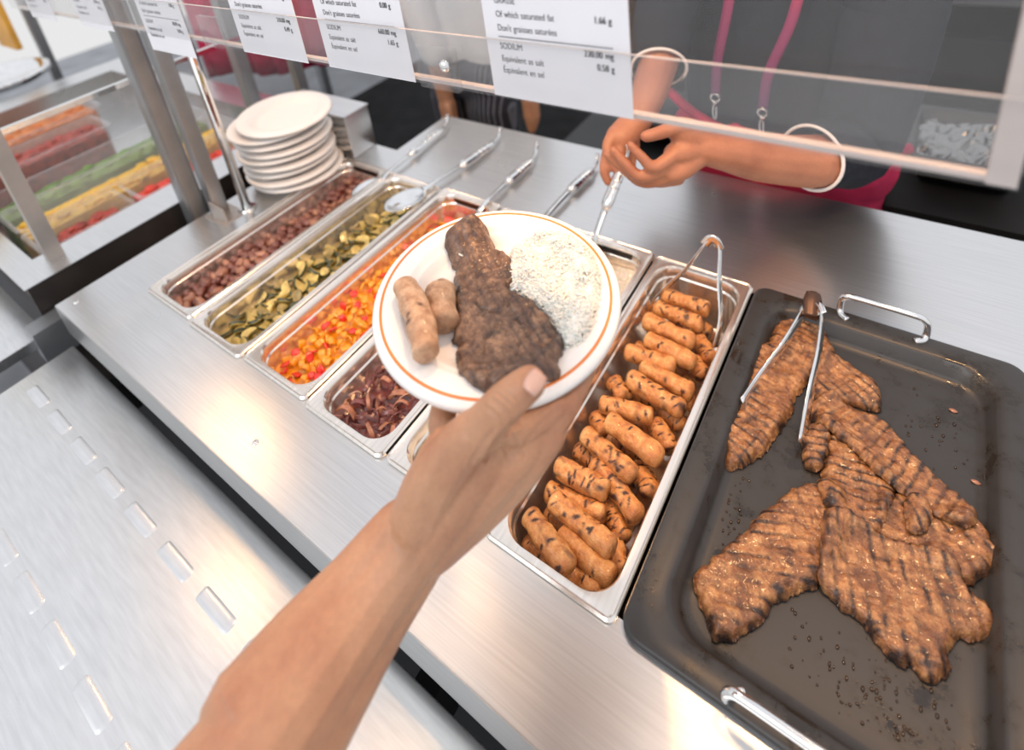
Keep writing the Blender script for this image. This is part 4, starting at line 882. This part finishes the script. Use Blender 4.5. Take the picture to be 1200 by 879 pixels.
# ------------------------------------------------------------ sneeze guard
SGD = thing('sneeze_guard', 'long clear acrylic sneeze guard panel hung above the front of the pans', 'sneeze guard', (-1.054, .271, 0))
def osg(o): o.location -= SGD.location; return o
ZE = .517
osg(link('acrylic_panel', bx(-1.44, .226, .120, .126, ZE + .004, .98), ACRYLIC, SGD, False))
osg(link('polished_edge', bx(-1.44, .226, .1195, .1265, ZE, ZE + .004), EDGE, SGD, False))  # separate strip coloured as if light came out of the panel edge
osg(link('card_rail', bx(-1.44, .226, .108, .1095, ZE + .004, ZE + .060), ACRYLIC, SGD, False))
osg(link('card_rail_edge', bx(-1.44, .226, .1078, .1097, ZE + .060, ZE + .0608), EDGE, SGD, False))
osg(link('shelf_glass_edge', bx(-1.0, .30, .150, .158, .622, .627), EDGE, SGD, False))  # strip in the glow colour for the bright edge of a glass shelf
bm = bmesh.new(); tube(bm, [(-1.054, .271, 0), (-1.054, .271, .99)], .0105, 20); osg(link('support_rod', bm, CHROME, SGD))
bm = bmesh.new(); tube(bm, [(-1.054, .271, 0.0), (-1.054, .271, .004)], .021, 20); osg(link('rod_foot', bm, CHROME, SGD))
bm = bmesh.new(); tube(bm, [(1.0, .271, 0), (1.0, .271, .99)], .0105, 20); osg(link('support_rod', bm, CHROME, SGD))
bm = bmesh.new(); tube(bm, [(-1.06, .271, .985), (1.0, .271, .985)], .0105, 12); osg(link('top_rod', bm, CHROME, SGD))
for x in (-1.054, 1.0):
    bm = bmesh.new(); tube(bm, [(x, .271, .94), (x * .999 if x < 0 else .21, .127, .94)], .006, 10); osg(link('holding_arm', bm, CHROME, SGD))
osg(link('edge_strip', bx(.212, .2262, .1185, .1275, ZE - .001, .98), EDGE, SGD, False))
for x in (-.222, -.626):
    b_ = osg(link('clear_clip', bx(x - .0005, x + .048, .1005, .1075, ZE + .004, ZE + .048, bev=.001), ACRYLIC, SGD, 'auto'))
    if x > -.3:
        bm = bmesh.new(); lathe(bm, [(0, .004), (.004, .0035), (.0062, .001), (.0062, -.001), (0, -.001)], 20)
        s_ = link('screw', bm, CHROME, b_, loc=(x + .036, .1003, ZE + .031)); s_.rotation_euler = (PI / 2, 0, 0)
# cards
def text_mesh(lines, parent, ox, oz, w):
    me_all = bmesh.new()
    for (s, x, zz, h, al) in lines:
        cu = bpy.data.curves.new('t', 'FONT'); cu.body = s; cu.size = h; cu.align_x = al; cu.space_word = 1.2
        ob = bpy.data.objects.new('t', cu); COL.objects.link(ob); dg = bpy.context.evaluated_depsgraph_get(); me = bpy.data.meshes.new_from_object(ob.evaluated_get(dg))
        bpy.data.objects.remove(ob)
        me.transform(Matrix.Translation((ox + x, 0, oz + zz)) @ Matrix.Rotation(PI / 2, 4, 'X') @ Matrix.Diagonal((.74, 1, 1, 1))); me_all.from_mesh(me)
    return me_all
def card(x0, x1, zb, vals, label, zt=.76):
    t = thing('nutrition_card', label, 'card', ((x0 + x1) / 2, .1155, zb), 0, 'nutrition cards in the sneeze guard'); w_ = x1 - x0; k = w_ / .1365
    link('card_sheet', bx(-w_ / 2, w_ / 2, -.0003, .0003, 0, zt - zb), CARD, t, False)
    a, b, c = vals; xl = -w_ / 2 + .014 * k; xr = w_ / 2 - .014 * k; xr2 = w_ / 2 - .016 * k
    ln = [('Of which saturated fat', xl, .0775, .0085, 'LEFT'), ("Don't graisses saturées", xl, .0650, .0085, 'LEFT'), ('SODIUM', xl, .0480, .0085, 'LEFT'), ('Equivalent as salt', xl, .0360, .0085, 'LEFT'), ('Équivalent en sel', xl, .0250, .0085, 'LEFT'),
          ('GRASSE', xl, .0900, .0085, 'LEFT'), ('FAT', xl, .1010, .0085, 'LEFT')]
    bm = text_mesh(ln, t, 0, 0, w_)
    bm2 = text_mesh([(a, xr, .0790, .0082, 'RIGHT'), (b, xr, .0500, .0082, 'RIGHT'), (c, xr, .0390, .0082, 'RIGHT'), (a, xr + .0004, .0790, .0082, 'RIGHT'), (b, xr + .0004, .0500, .0082, 'RIGHT'), (c, xr + .0004, .0390, .0082, 'RIGHT')], t, 0, 0, w_)
    me = bpy.data.meshes.new('x'); bm2.to_mesh(me); bm2.free(); bm.from_mesh(me)
    box(bm, xl, xr, -.0001, .0001, .0590, .0597)
    o = link('printed_text', bm, INK, t, False); o.location = (0, -.0006, 0); return t
card(-.143, -.0065, ZE + .0015, ('1.66 g', '230.00 mg', '0.58 g'), 'largest white nutrition card, nearest the worker, rightmost on the guard')
card(-.381, -.2445, ZE - .001, ('0.00 g', '660.00 mg', '1.65 g'), 'white nutrition card reading 660.00 mg and 1.65 g, second from the right')
card(-.557, -.4205, ZE - .002, ('0.80 g', '210.00 mg', '0.49 g'), 'white nutrition card third from the right, over the stacked plates')
card(-.832, -.6955, ZE - .029, ('1.00 g', '80.00 mg', '0.20 g'), 'white nutrition card hanging a little below the edge of the guard')
card(-1.094, -.9575, ZE - .010, ('0.20 g', '45.00 mg', '0.11 g'), 'white nutrition card second from the left end of the guard')
card(-1.352, -1.2155, ZE - .012, ('0.10 g', '30.00 mg', '0.08 g'), 'leftmost white nutrition card on the guard')

# ------------------------------------------------------------ posts by the counter end
PT = thing('support_post', 'square grey metal post with a plate foot at the left end of the counter', 'post', (-1.105, .232, 0))
link('post', bx(-.016, .016, -.016, .016, 0, 1.0, bev=.002), GREYPOST, PT, 'auto')
bm = bmesh.new(); 
v = [bm.verts.new(c) for c in ((.017, -.025, .001), (.058, -.018, .001), (.017, -.025, .05), (.058, -.018, .035), (.017, -.022, .001), (.058, -.015, .001), (.017, -.022, .05), (.058, -.015, .035))]
for f in ((0, 1, 3, 2), (5, 4, 6, 7), (0, 4, 5, 1), (2, 3, 7, 6), (1, 5, 7, 3), (0, 2, 6, 4)): bm.faces.new([v[i] for i in f])
link('foot_gusset', bm, BEIGEPOST, PT, False)
link('foot_plate', bx(-.02, .06, -.03, .03, 0.0003, .003), BEIGEPOST, PT, False)
PT2 = thing('support_post', 'beige and grey metal post standing in the gap beside the salad bar', 'post', (-1.195, .215, FZ))
link('post', bx(-.018, .018, -.022, .022, 0, 1.9, bev=.002), GREYPOST, PT2, 'auto')
link('cover_strip', bx(.0185, .021, -.014, .014, 0, 1.9), BEIGEPOST, PT2, False)
tag(link('back_post', bx(-.02, .02, -.02, .02, FZ - FZ, 1.6, bev=.002), GREYPOST, None, 'auto', (-1.579, 0.643, FZ)), 'grey metal post standing behind the stacked plates', 'post')

# steel box behind the plates
BX = thing('steel_box', 'low stainless steel box at the back behind the stacked plates', 'box', (-1.24, .60, -.0))
link('body', bx(-.006, .262, -.058, .022, .0005, .118, bev=.002), STEEL, BX, 'auto')
link('lid', bx(-.008, .264, -.060, .024, .1185, .122), STEEL, BX, False)

# ------------------------------------------------------------ salad bar on the left
SB = thing('salad_bar', 'second stainless counter on the left with a recessed well of salads', 'counter', (-1.8, .3, FZ))
def osb(o): o.location -= SB.location; return o
osb(rect_holes('worktop', [-2.75, -2.60, -1.365, -1.255], [-.13, -.08, .62, .72], lambda i, j: not (i == 1 and j == 1), -.002, 0, STEEL, SB))
osb(link('well', rect_holes('ww', [-2.602, -2.6, -1.365, -1.363], [-.082, -.08, .62, .622], lambda i, j: not (i == 1 and j == 1), -.15, -.003, STEEL).data, STEEL, SB, False))
for o in [o for o in COL.objects if o.name == 'ww']: bpy.data.objects.remove(o)
osb(link('well_floor', bx(-2.6, -1.36, -.08, .62, -.16, -.15), STEEL, SB, False))
osb(link('side_panel', bx(-1.262, -1.256, -.125, .71, FZ + .02, -.002), DARKPANEL, SB, False))
osb(link('front_panel', bx(-2.74, -1.262, -.115, -.105, FZ + .02, -.002), DARKPANEL, SB, False))
osb(link('tray_shelf', bx(-2.75, -1.235, -.62, -.135, -.125, -.10, bev=.002), RAIL, SB, 'auto'))
osb(link('shelf_bracket', bx(-1.25, -1.20, -.16, -.10, -.15, -.07), GREYPOST, SB, False))
osb(link('guard_post', bx(-1.345, -1.317, -.062, -.030, .0, .75), BEIGEPOST, SB, False))
osb(link('guard_glass', bx(-1.334, -1.329, -.03, .66, .06, .300), ACRYLIC, SB, False))
osb(link('guard_top_frame', bx(-1.339, -1.324, -.03, .66, .300, .312), CHROME, SB, False))
osb(link('far_guard_post', bx(-1.345, -1.317, .66, .69, .0, .75), GREYPOST, SB, False))
def salad_tray(x0, x1, y0, y1, zb, h, mat, label, cat='salad', clear=True, seed=0, group='salad trays in the salad bar', lvl=.75, contents='salad'):
    cx, cy = (x0 + x1) / 2, (y0 + y1) / 2; t = thing('salad_tray', label, 'food tray', (cx, cy, zb), 0, group); bm = bmesh.new(); hx, hy = (x1 - x0) / 2, (y1 - y0) / 2
    loft(bm, [rrect(hx, hy, .015, h - .004), rrect(hx, hy, .015, h), rrect(hx - .010, hy - .010, .012, h), rrect(hx - .012, hy - .012, .012, h - .004), rrect(hx - .018, hy - .018, .012, .002)]); bm.faces.new(list(bm.verts)[-28:])
    link('tray', bm, CLEARBOX if clear else PAN, t); 
    bm = bmesh.new(); rd = random.Random(seed)
    for _ in range(150):
        r = rd.uniform(.009, .018); bmesh.ops.create_icosphere(bm, subdivisions=1, radius=r, matrix=Matrix.Translation((rd.uniform(-hx + .032, hx - .032), rd.uniform(-hy + .035, hy - .035), h * lvl + rd.uniform(-.016, .0))) @ Matrix.Diagonal((1, 1.2, .6, 1)))
    box(bm, -hx + .021, hx - .021, -hy + .021, hy - .021, .004, h * lvl - .006)
    f = link(contents, bm, mat, None, False, (cx, cy, zb)); tag(f, 'heap of ' + contents.replace('_', ' ') + ' in ' + label.split(' of ')[0] + ' of the salad bar', 'food', kind='stuff')
salad_tray(-1.525, -1.375, -.06, .16, -.145, .140, REDMIX, 'near left clear tray of tomato and pepper slices', seed=1, contents='tomato_and_pepper_slices')
salad_tray(-1.525, -1.375, .17, .50, -.145, .140, TOMATO, 'near clear tray of chopped tomatoes', seed=2, contents='chopped_tomatoes')
salad_tray(-1.69, -1.535, -.06, .56, -.145, .142, CORN, 'clear tray of yellow sweetcorn', seed=3, contents='sweetcorn')
salad_tray(-1.85, -1.70, -.06, .56, -.145, .142, GREENS, 'clear tray of green lettuce', seed=4, contents='green_lettuce')
salad_tray(-2.14, -1.965, -.06, .355, -.145, .150, REDMIX, 'deep clear box of red bean salad', seed=5, lvl=.9, contents='red_bean_salad')
salad_tray(-2.38, -2.205, -.06, .42, -.145, .150, CARROT, 'deep clear box of grated carrot', seed=6, lvl=.9, contents='grated_carrot')
bm = bmesh.new(); bmesh.ops.create_uvsphere(bm, u_segments=24, v_segments=12, radius=1, matrix=Matrix.Translation((-1.78, -.10, .05)) @ Matrix.Diagonal((.10, .07, .06, 1)))
tag(link('mayonnaise_bowl', bm, YELLOWFOOD), 'pale yellow rounded food bowl at the left edge, behind the salad bar post', 'bowl')

# ------------------------------------------------------------ heat lamps over the pans (above the frame)
for i, (x, y) in enumerate(LAMPS):
    t = thing('heat_lamp', 'heat lamp hanging over the %s' % ('left end of the counter', 'vegetable pans', 'rice and sausage pans', 'steak tray')[i], 'lamp', (x, y, .93), 0, 'heat lamps')
    bm = bmesh.new(); lathe(bm, [(.02, .12), (.03, .10), (.05, .06), (.085, .0), (.083, .0), (.048, .058), (.028, .098), (.0, .10)], 32); link('lamp_shade', bm, CHROME, t)
    bm = bmesh.new(); tube(bm, [(0, 0, .12), (0, 0, .8)], .004, 8); link('cable', bm, BLACK, t)
    l = light('heat_lamp_bulb', 'SPOT', (x, y, .95), (x, y, 0), (8, 8, 15, 14)[i], WARM, .05, spot=R_(115)); l.parent = t; l.location = (0, 0, .02); l.rotation_euler = (0, 0, 0)

# ------------------------------------------------------------ worker behind the counter
def figure(label, loc, parts):
    t = thing('person', label, 'person', loc); b = Vector(loc); out = {}
    for name, mat, chains, vox, sm in parts:
        out[name] = organic(name, [[(Vector(p) - b, r) for p, r in c] for c in chains], mat, t, vox, sm)
    return t, out
def head_chains(c, s=1.0):
    c = Vector(c); return [[(c + Vector((0, .01, .03)), .085), (c + Vector((0, -.005, -.03)), .070), (c + Vector((0, -.03, -.085)), .042)], [(c + Vector((0, .03, -.08)), .055), (c + Vector((0, .05, -.20)), .058)],
        [(c + Vector((0, -.085, .0)), .010), (c + Vector((0, -.100, -.028)), .014)], [(c + Vector((-.028, -.088, -.062)), .008), (c + Vector((.028, -.088, -.062)), .008)], [(c + Vector((-.084, .01, .0)), .014), (c + Vector((-.086, .012, -.025)), .012)], [(c + Vector((.084, .01, .0)), .014), (c + Vector((.086, .012, -.025)), .012)]]
wl = (-.08, 1.02, FZ)
sh = .52
WK, wp = figure('worker in a dark grey T-shirt and crimson apron reaching over the counter, spoon in hand', wl, [
  ('arms_and_head', SKIN2, [
    # left forearm and open hand (right in the picture)
    [((-.08, 1.04, .44), .075), ((.09, 1.02, .42), .060), ((.115, .93, .35), .052), ((0.0858, 0.8431, 0.1188), .044), ((0.0459, 0.7460, 0.1304), .046), ((0.0285, 0.7318, 0.1308), .0475), ((-0.0338, 0.6680, 0.1593), .042), ((-0.0768, 0.6202, 0.1879), .033), ((-0.1070, 0.5910, 0.2055), .0275)],
    [((-.08, 1.04, .44), .075), ((-.26, 1.02, .42), .060), ((-.27, .92, .40), .050), ((-0.2613, 0.8021, 0.2555), .040)], [((-.08, 1.03, -.1), .10), ((-.08, 1.04, .44), .085), ((-.08, 1.02, .62), .055)],
    [((-0.1038, 0.5982, 0.2137), .021), ((-0.1261, 0.5767, 0.2335), .020), ((-0.1424, 0.5635, 0.2466), .0165)],
    [((-0.1072, 0.5915, 0.2068), .022), ((-0.1280, 0.5615, 0.2090), .022), ((-0.1373, 0.5480, 0.2112), .018)],
    [((-0.1057, 0.5870, 0.1965), .020), ((-0.1243, 0.5503, 0.1835), .018), ((-0.1360, 0.5316, 0.1801), .013)],
    [((-0.1193, 0.5858, 0.2397), .0175), ((-0.1328, 0.5685, 0.2540), .0145), ((-0.1535, 0.5370, 0.2535), .0115), ((-0.1706, 0.5157, 0.2533), .0100)],
    [((-0.1327, 0.5473, 0.2158), .0125), ((-0.1549, 0.5081, 0.2039), .0105), ((-0.1736, 0.5027, 0.2218), .0090), ((-0.1923, 0.5040, 0.2391), .0075)],
    [((-0.1369, 0.5385, 0.1938), .0125), ((-0.1730, 0.4980, 0.1873), .0105), ((-0.1963, 0.4960, 0.2054), .0090), ((-0.2193, 0.4963, 0.2275), .0075)],
    [((-0.1343, 0.5382, 0.1766), .0125), ((-0.1737, 0.5085, 0.1690), .0100), ((-0.2030, 0.5022, 0.1885), .0085), ((-0.2315, 0.4947, 0.2173), .0070)],
    [((-0.1308, 0.5478, 0.1633), .0110), ((-0.1640, 0.5313, 0.1576), .0090), ((-0.1923, 0.5276, 0.1676), .0080), ((-0.2102, 0.5210, 0.1822), .0068)],
    # right forearm and hand on the spoon
    [((-0.2613, 0.8021, 0.2555), .040), ((-0.2568, 0.7434, 0.2196), .036), ((-0.2552, 0.6864, 0.1911), .028), ((-0.2639, 0.6569, 0.1765), .029), ((-0.2716, 0.6301, 0.1649), .030)],
    [((-0.2787, 0.6273, 0.1705), .018), ((-0.2833, 0.5972, 0.1488), .0115), ((-0.2802, 0.5731, 0.1262), .0095), ((-0.2709, 0.5689, 0.1049), .0080)],
    [((-0.2623, 0.6204, 0.1592), .016), ((-0.2650, 0.5866, 0.1407), .0110), ((-0.2528, 0.5801, 0.1235), .0085)],
    [((-0.2580, 0.6327, 0.1497), .015), ((-0.2558, 0.6024, 0.1300), .0105), ((-0.2450, 0.5955, 0.1144), .0080)],
    [((-0.2544, 0.6478, 0.1460), .014), ((-0.2495, 0.6262, 0.1253), .0095), ((-0.2442, 0.6168, 0.1132), .0075)],
    [((-0.2777, 0.6187, 0.1789), .015), ((-0.2809, 0.5945, 0.1656), .0110), ((-0.2689, 0.5816, 0.1500), .0085)],
    ] + head_chains((-.08, .95, sh + .26)), .0035, 5),
  ('shirt', SHIRT, [
    [((-.08, 1.06, -.02), .135), ((-.08, 1.06, .20), .125), ((-.08, 1.05, sh - .14), .135), ((-.08, 1.04, sh - .05), .09)],
    [((-.18, 1.05, .0), .105), ((-.18, 1.04, .35), .11), ((-.22, 1.04, sh - .10), .085)], [((.02, 1.05, .0), .105), ((.02, 1.04, .35), .11), ((.06, 1.04, sh - .10), .085)],
    [((-.08, 1.03, sh - .06), .090), ((.09, 1.0, sh - .09), .085), ((.118, .92, .34), .078), ((0.0931, 0.8747, 0.1142), .070)],
    [((-.08, 1.03, sh - .06), .090), ((-.26, 1.0, sh - .09), .085), ((-.27, .92, .43), .072)]], .006, 4),
  ('apron', CRIMSON, [[((-.22, 1.03, -.03), .105), ((-.08, 1.01, -.03), .120), ((.06, 1.03, -.03), .105)], [((-.20, 1.03, -.45), .115), ((-.08, 1.02, -.45), .13), ((.04, 1.03, -.45), .115)], [((-.08, 1.01, -.03), .118), ((-.08, 1.02, -.45), .13)], [((-.20, 1.03, -.03), .1), ((-.20, 1.03, -.45), .11)], [((.04, 1.03, -.03), .1), ((.04, 1.03, -.45), .11)]], .007, 4),
  ('trousers', NAVY, [[((-.17, 1.03, -.15), .11), ((-.17, 1.03, FZ + .06), .06)], [((.01, 1.03, -.15), .11), ((.01, 1.03, FZ + .06), .06)], [((-.17, 1.03, -.15), .12), ((.01, 1.03, -.15), .12)]], .010, 4),
  ('shoes', BLACK, [[((-.17, 1.05, FZ + .045), .042), ((-.17, .90, FZ + .038), .036)], [((.01, 1.05, FZ + .045), .042), ((.01, .90, FZ + .038), .036)]], .008, 3),
  ('hair', HAIR, [[((-.08, .965, sh + .305), .088), ((-.08, 1.0, sh + .25), .085), ((-.08, 1.01, sh + .2), .065)]], .006, 4),
])
wb = Vector(wl)
def cuff(c, ax, r, mat, th, nm, parent):
    ax = Vector(ax).normalized(); s = ax.cross(Vector((0, 0, 1))).normalized(); u = s.cross(ax); bm = bmesh.new()
    pts = [Vector(c) - wb + (s * math.cos(a) + u * math.sin(a)) * r for a in [2 * PI * k / 36 for k in range(37)]]
    tube(bm, pts, th, 6, False); return link(nm, bm, mat, parent)
for pts_, rr_ in ((((0.0336, 0.7385, 0.1352), (0.0588, 0.7942, 0.1219), (0.0875, 0.8637, 0.1152), (.113, .92, .35)), (.0565, .0630, .0690, .076)), (((-0.2559, 0.7877, 0.2472), (-0.2658, 0.8137, 0.2578), (-.268, .86, .335), (-.268, .93, .40)), (.0530, .0560, .062, .07))):
    P_ = [Vector(p) for p in pts_]; bm = bmesh.new(); tube(bm, [p - wb for p in spline(P_, 4)], [float(v) for v in np.interp(np.linspace(0, 3, 13), range(4), rr_)], 28, False)
    sl = link('sleeve', bm, SHIRT, WK); md = sl.modifiers.new('t', 'SOLIDIFY'); md.thickness = .002
    cuff(P_[0], P_[1] - P_[0], rr_[0] + .0005, TRIM, .0032, 'sleeve_piping', sl)
bm = bmesh.new(); tube(bm, spline([Vector(p) - wb for p in ((-.33, 1.0, .10), (-.22, .925, .075), (-.08, .885, .055), (.06, .92, .045), (.17, 1.0, .04))], 6), [.011] * 25, 8); link('waistband', bm, CRIMSON, wp['apron'])
# eyes
for s in (-1, 1):
    bm = bmesh.new(); bmesh.ops.create_icosphere(bm, subdivisions=2, radius=.011); e = link('eye', bm, simple('eye_white', (.8, .78, .74), .2), WK, loc=tuple(Vector((-.08 + s * .032, .874, sh + .265)) - wb))
    bm = bmesh.new(); bmesh.ops.create_icosphere(bm, subdivisions=2, radius=.006); link('iris', bm, HAIR, e, loc=(0, -.0065, 0))
# lanyards
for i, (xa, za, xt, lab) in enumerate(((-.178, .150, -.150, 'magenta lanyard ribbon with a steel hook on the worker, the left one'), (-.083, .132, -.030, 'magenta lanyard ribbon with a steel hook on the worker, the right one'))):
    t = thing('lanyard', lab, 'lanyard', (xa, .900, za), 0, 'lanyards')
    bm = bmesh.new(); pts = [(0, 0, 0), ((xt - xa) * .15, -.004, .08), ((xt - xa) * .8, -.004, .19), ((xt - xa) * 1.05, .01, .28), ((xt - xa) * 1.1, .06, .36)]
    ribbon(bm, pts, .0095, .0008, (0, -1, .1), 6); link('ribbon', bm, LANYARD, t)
    bm = bmesh.new(); tube(bm, [(.009 * math.cos(a), -.002, -.008 + .009 * math.sin(a)) for a in [PI * .05 + PI * 1.9 * k / 20 for k in range(21)]], .0018, 8); link('ring', bm, CHROME, t)
    bm = bmesh.new(); tube(bm, [(0, -.003, -.016), (.001, -.003, -.022)], .0045, 10); link('swivel', bm, CHROME, t)
    bm = bmesh.new(); tube(bm, spline([(0, -.003, -.020), (-.004, -.003, -.034), (-.002, -.003, -.055), (.003, -.003, -.055), (.003, -.003, -.028)], 5), .0015, 8); link('hook', bm, CHROME, t)

# ------------------------------------------------------------ second person in the kitchen, striped trousers
q0 = (-1.05, 1.12, FZ)
P2, pp = figure('person in dark striped trousers and pale jacket standing behind the counter, hand hanging', q0, [
  ('striped_trousers', STRIPE, [[((-1.135, 1.13, -.10), .088), ((-1.14, 1.13, -.45), .075), ((-1.14, 1.14, FZ + .07), .06)], [((-.955, 1.10, -.10), .088), ((-.955, 1.10, -.45), .075), ((-.955, 1.11, FZ + .07), .06)], [((-1.12, 1.13, -.0), .10), ((-.97, 1.11, .0), .10)]], .009, 4),
  ('pale_jacket', WHITE, [[((-1.13, 1.15, .09), .095), ((-1.14, 1.15, .42), .12)], [((-.96, 1.13, .09), .095), ((-.95, 1.13, .42), .12)], [((-1.05, 1.14, .10), .115), ((-1.05, 1.14, .5), .10)], [((-1.05, 1.12, .48), .08), ((-1.10, .99, .36), .055), ((-1.07, 1.0, .10), .045)], [((-.98, 1.12, .48), .08), ((-.82, 1.10, .42), .058), ((-.80, 1.10, .12), .045)]], .010, 4),
  ('hands_and_head', SKIN, [[((-1.05, 1.14, .0), .07), ((-1.05, 1.14, .52), .07), ((-1.04, 1.11, .70), .05)], [((-1.05, 1.13, .47), .06), ((-1.10, 1.0, .36), .042), ((-1.07, 1.0, .12), .034)], [((-1.03, 1.13, .47), .06), ((-.82, 1.10, .42), .042), ((-.80, 1.10, .12), .034)], [((-1.07, 1.0, .12), .034), ((-1.07, 1.01, -.02), .029), ((-1.065, 1.01, -.10), .024)], [((-1.065, 1.01, -.08), .030), ((-1.060, 1.005, -.13), .028)], [((-1.082, 1.005, -.13), .012), ((-1.08, 1.0, -.19), .009)], [((-1.066, 1.002, -.14), .012), ((-1.064, 1.0, -.20), .009)], [((-1.05, 1.002, -.14), .012), ((-1.048, 1.0, -.195), .009)], [((-1.037, 1.005, -.13), .011), ((-1.034, 1.0, -.18), .008)], [((-1.045, .99, -.08), .013), ((-1.03, .98, -.14), .010)], [((-.80, 1.10, .12), .034), ((-.80, 1.10, -.04), .027), ((-.80, 1.10, -.12), .028), ((-.80, 1.09, -.17), .012)]] + head_chains((-1.04, 1.10, .78)), .006, 4),
  ('hair', HAIR, [[((-1.04, 1.12, .83), .09), ((-1.04, 1.15, .78), .085)]], .008, 3),
  ('shoes', BLACK, [[((-1.14, 1.15, FZ + .045), .045), ((-1.14, 1.02, FZ + .038), .038)], [((-.955, 1.12, FZ + .045), .045), ((-.955, .98, FZ + .038), .038)]], .01, 3)])

# ------------------------------------------------------------ kitchen behind
KC = thing('kitchen_cabinet', 'low black kitchen cabinet with open shelves behind the counter', 'cabinet', (0, 1.9, FZ))
def okc(o): o.location -= KC.location; return o
okc(link('carcass', bx(-.95, .75, 1.45, 2.1, FZ + .012, -.50, bev=.004), BLACK, KC, 'auto'))
okc(link('top', bx(-.97, .77, 1.43, 2.12, -.50, -.485), DARKSTEEL, KC, False))
for x in (-.9, -.5, -.1): okc(link('door', bx(x, x + .36, 1.437, 1.449, FZ + .10, -.52), DARKSTEEL, KC, False))
UC = thing('back_worktable', 'long pale steel worktable at the far side of the kitchen', 'worktable', (0, 2.9, FZ))
def ouc(o): o.location -= UC.location; return o
ouc(link('table_top', bx(-.9, 3.0, 2.55, 3.4, -.16, -.12), STEEL, UC, False))
for x in (-.85, .6, 1.6): ouc(link('leg', bx(x, x + .05, 2.6, 2.65, FZ, -.16), GREYPOST, UC, False))
ouc(link('under_shelf', bx(-.9, 3.0, 2.6, 3.35, -.62, -.59), DARKSTEEL, UC, False))
tag(link('wall_back', bx(-2.7, 4, 4.2, 4.3, FZ, .25), BLACK, smooth=False), 'dark low wall behind the kitchen', kind='structure')
KR = thing('wheeled_rack', 'steel rack with upright grey legs, right background', 'rack', (.35, 1.3, FZ))
def okr(o): o.location -= KR.location; return o
for x, y in ((.245, 1.02), (.155, 1.38), (.75, 1.02), (.75, 1.38)): okr(link('leg', bx(x - .011, x + .011, y - .011, y + .011, FZ + .012, -.12), GREYPOST, KR, False))
okr(link('shelf', bx(.14, .77, 1.0, 1.4, -.40, -.385), DARKSTEEL, KR, False))
okr(link('shelf', bx(.14, .77, 1.0, 1.4, -.12, -.105), BLACK, KR, False))
SPN = thing('steel_container', 'crumpled foil-lined steel container on the rack, right background', 'container', (.265, 1.21, -.105))
bm = bmesh.new(); loft(bm, [rrect(.105, .13, .02, .080), rrect(.10, .125, .02, .084), rrect(.088, .113, .02, .080), rrect(.078, .10, .02, .010)]); bm.faces.new(list(bm.verts)[-28:])
link('container_body', bm, DARKSTEEL, SPN); 
bm = bmesh.new(); bmesh.ops.create_grid(bm, x_segments=24, y_segments=24, size=.095)
for v in bm.verts: v.co.z = .060 + .022 * noise.noise(v.co * 26) + .01 * noise.noise(v.co * 60)
link('crumpled_foil', bm, simple('dull_foil', (.30, .30, .29), .28, 1), SPN, False)
for i, (x, y, s) in enumerate(((-.62, 1.75, .13), (-.25, 1.7, .11))):
    bm = bmesh.new(); loft(bm, [rrect(s, s * .8, .02, .10), rrect(s - .01, s * .8 - .01, .02, .10), rrect(s - .02, s * .8 - .02, .02, .01)]); bm.faces.new(list(bm.verts)[-28:])
    tag(link('kitchen_bin', bm, DARKSTEEL, None, True, (x, y, -.485)), ('larger dark steel bin on the kitchen cabinet', 'smaller dark steel bin on the kitchen cabinet')[i], 'bin', 'bins on the kitchen cabinet')
# far left background
CB = thing('crimson_cloth', 'crimson cloth hanging over a far rail behind the stacked plates', 'cloth', (-2.1, .95, 0))
bm = bmesh.new(); rows = []
for i in range(41):
    u = i / 40; rows.append([bm.verts.new((-.16 + .50 * u, -.10 + .28 * u + .012 * math.sin(u * 40), z_ + .012 * math.sin(u * 9))) for z_ in (.35, .2, .05, -.09)])
for a, b in zip(rows, rows[1:]):
    for k in range(3): bm.faces.new((a[k], a[k + 1], b[k + 1], b[k]))
o = link('cloth', bm, CRIMSON, CB); md = o.modifiers.new('t', 'SOLIDIFY'); md.thickness = .006
FW = thing('far_worktable', 'pale worktable far behind the salad bar', 'worktable', (-4.1, 2.3, FZ))
link('table_top', bx(-1.6, 1.3, -.55, .6, .76, .80), WHITE, FW, False)
for x in (-1.5, 1.2): link('leg', bx(x, x + .05, -.5, -.45, 0, .76), GREYPOST, FW, False)
link('back_board', bx(-1.6, 1.3, .56, .6, .8, 1.35), WHITE, FW, False)
tag(link('background_post', bx(-.02, .02, -.02, .02, 0, 1.7), GREYPOST, None, False, (-3.320, 0.613, FZ)), 'grey upright post in the blurred top left background', 'post')
bm = bx(-.12, .12, -.012, .012, 0, .42); tag(link('printed_panel', bm, YOL, None, False, (-3.3659, 0.5056, 0.0694)), 'yellow and orange printed panel in the top left corner', 'panel')
bm = bmesh.new(); lathe(bm, [(0, .0), (.16, .0), (.20, .02), (.20, .05), (.19, .05), (.15, .012), (0, .01)], 40)
tag(link('round_dish', bm, CHROME, None, True, (-3.0191, 0.3281, -0.0031)), 'shiny round steel dish lid at the far left edge', 'dish')
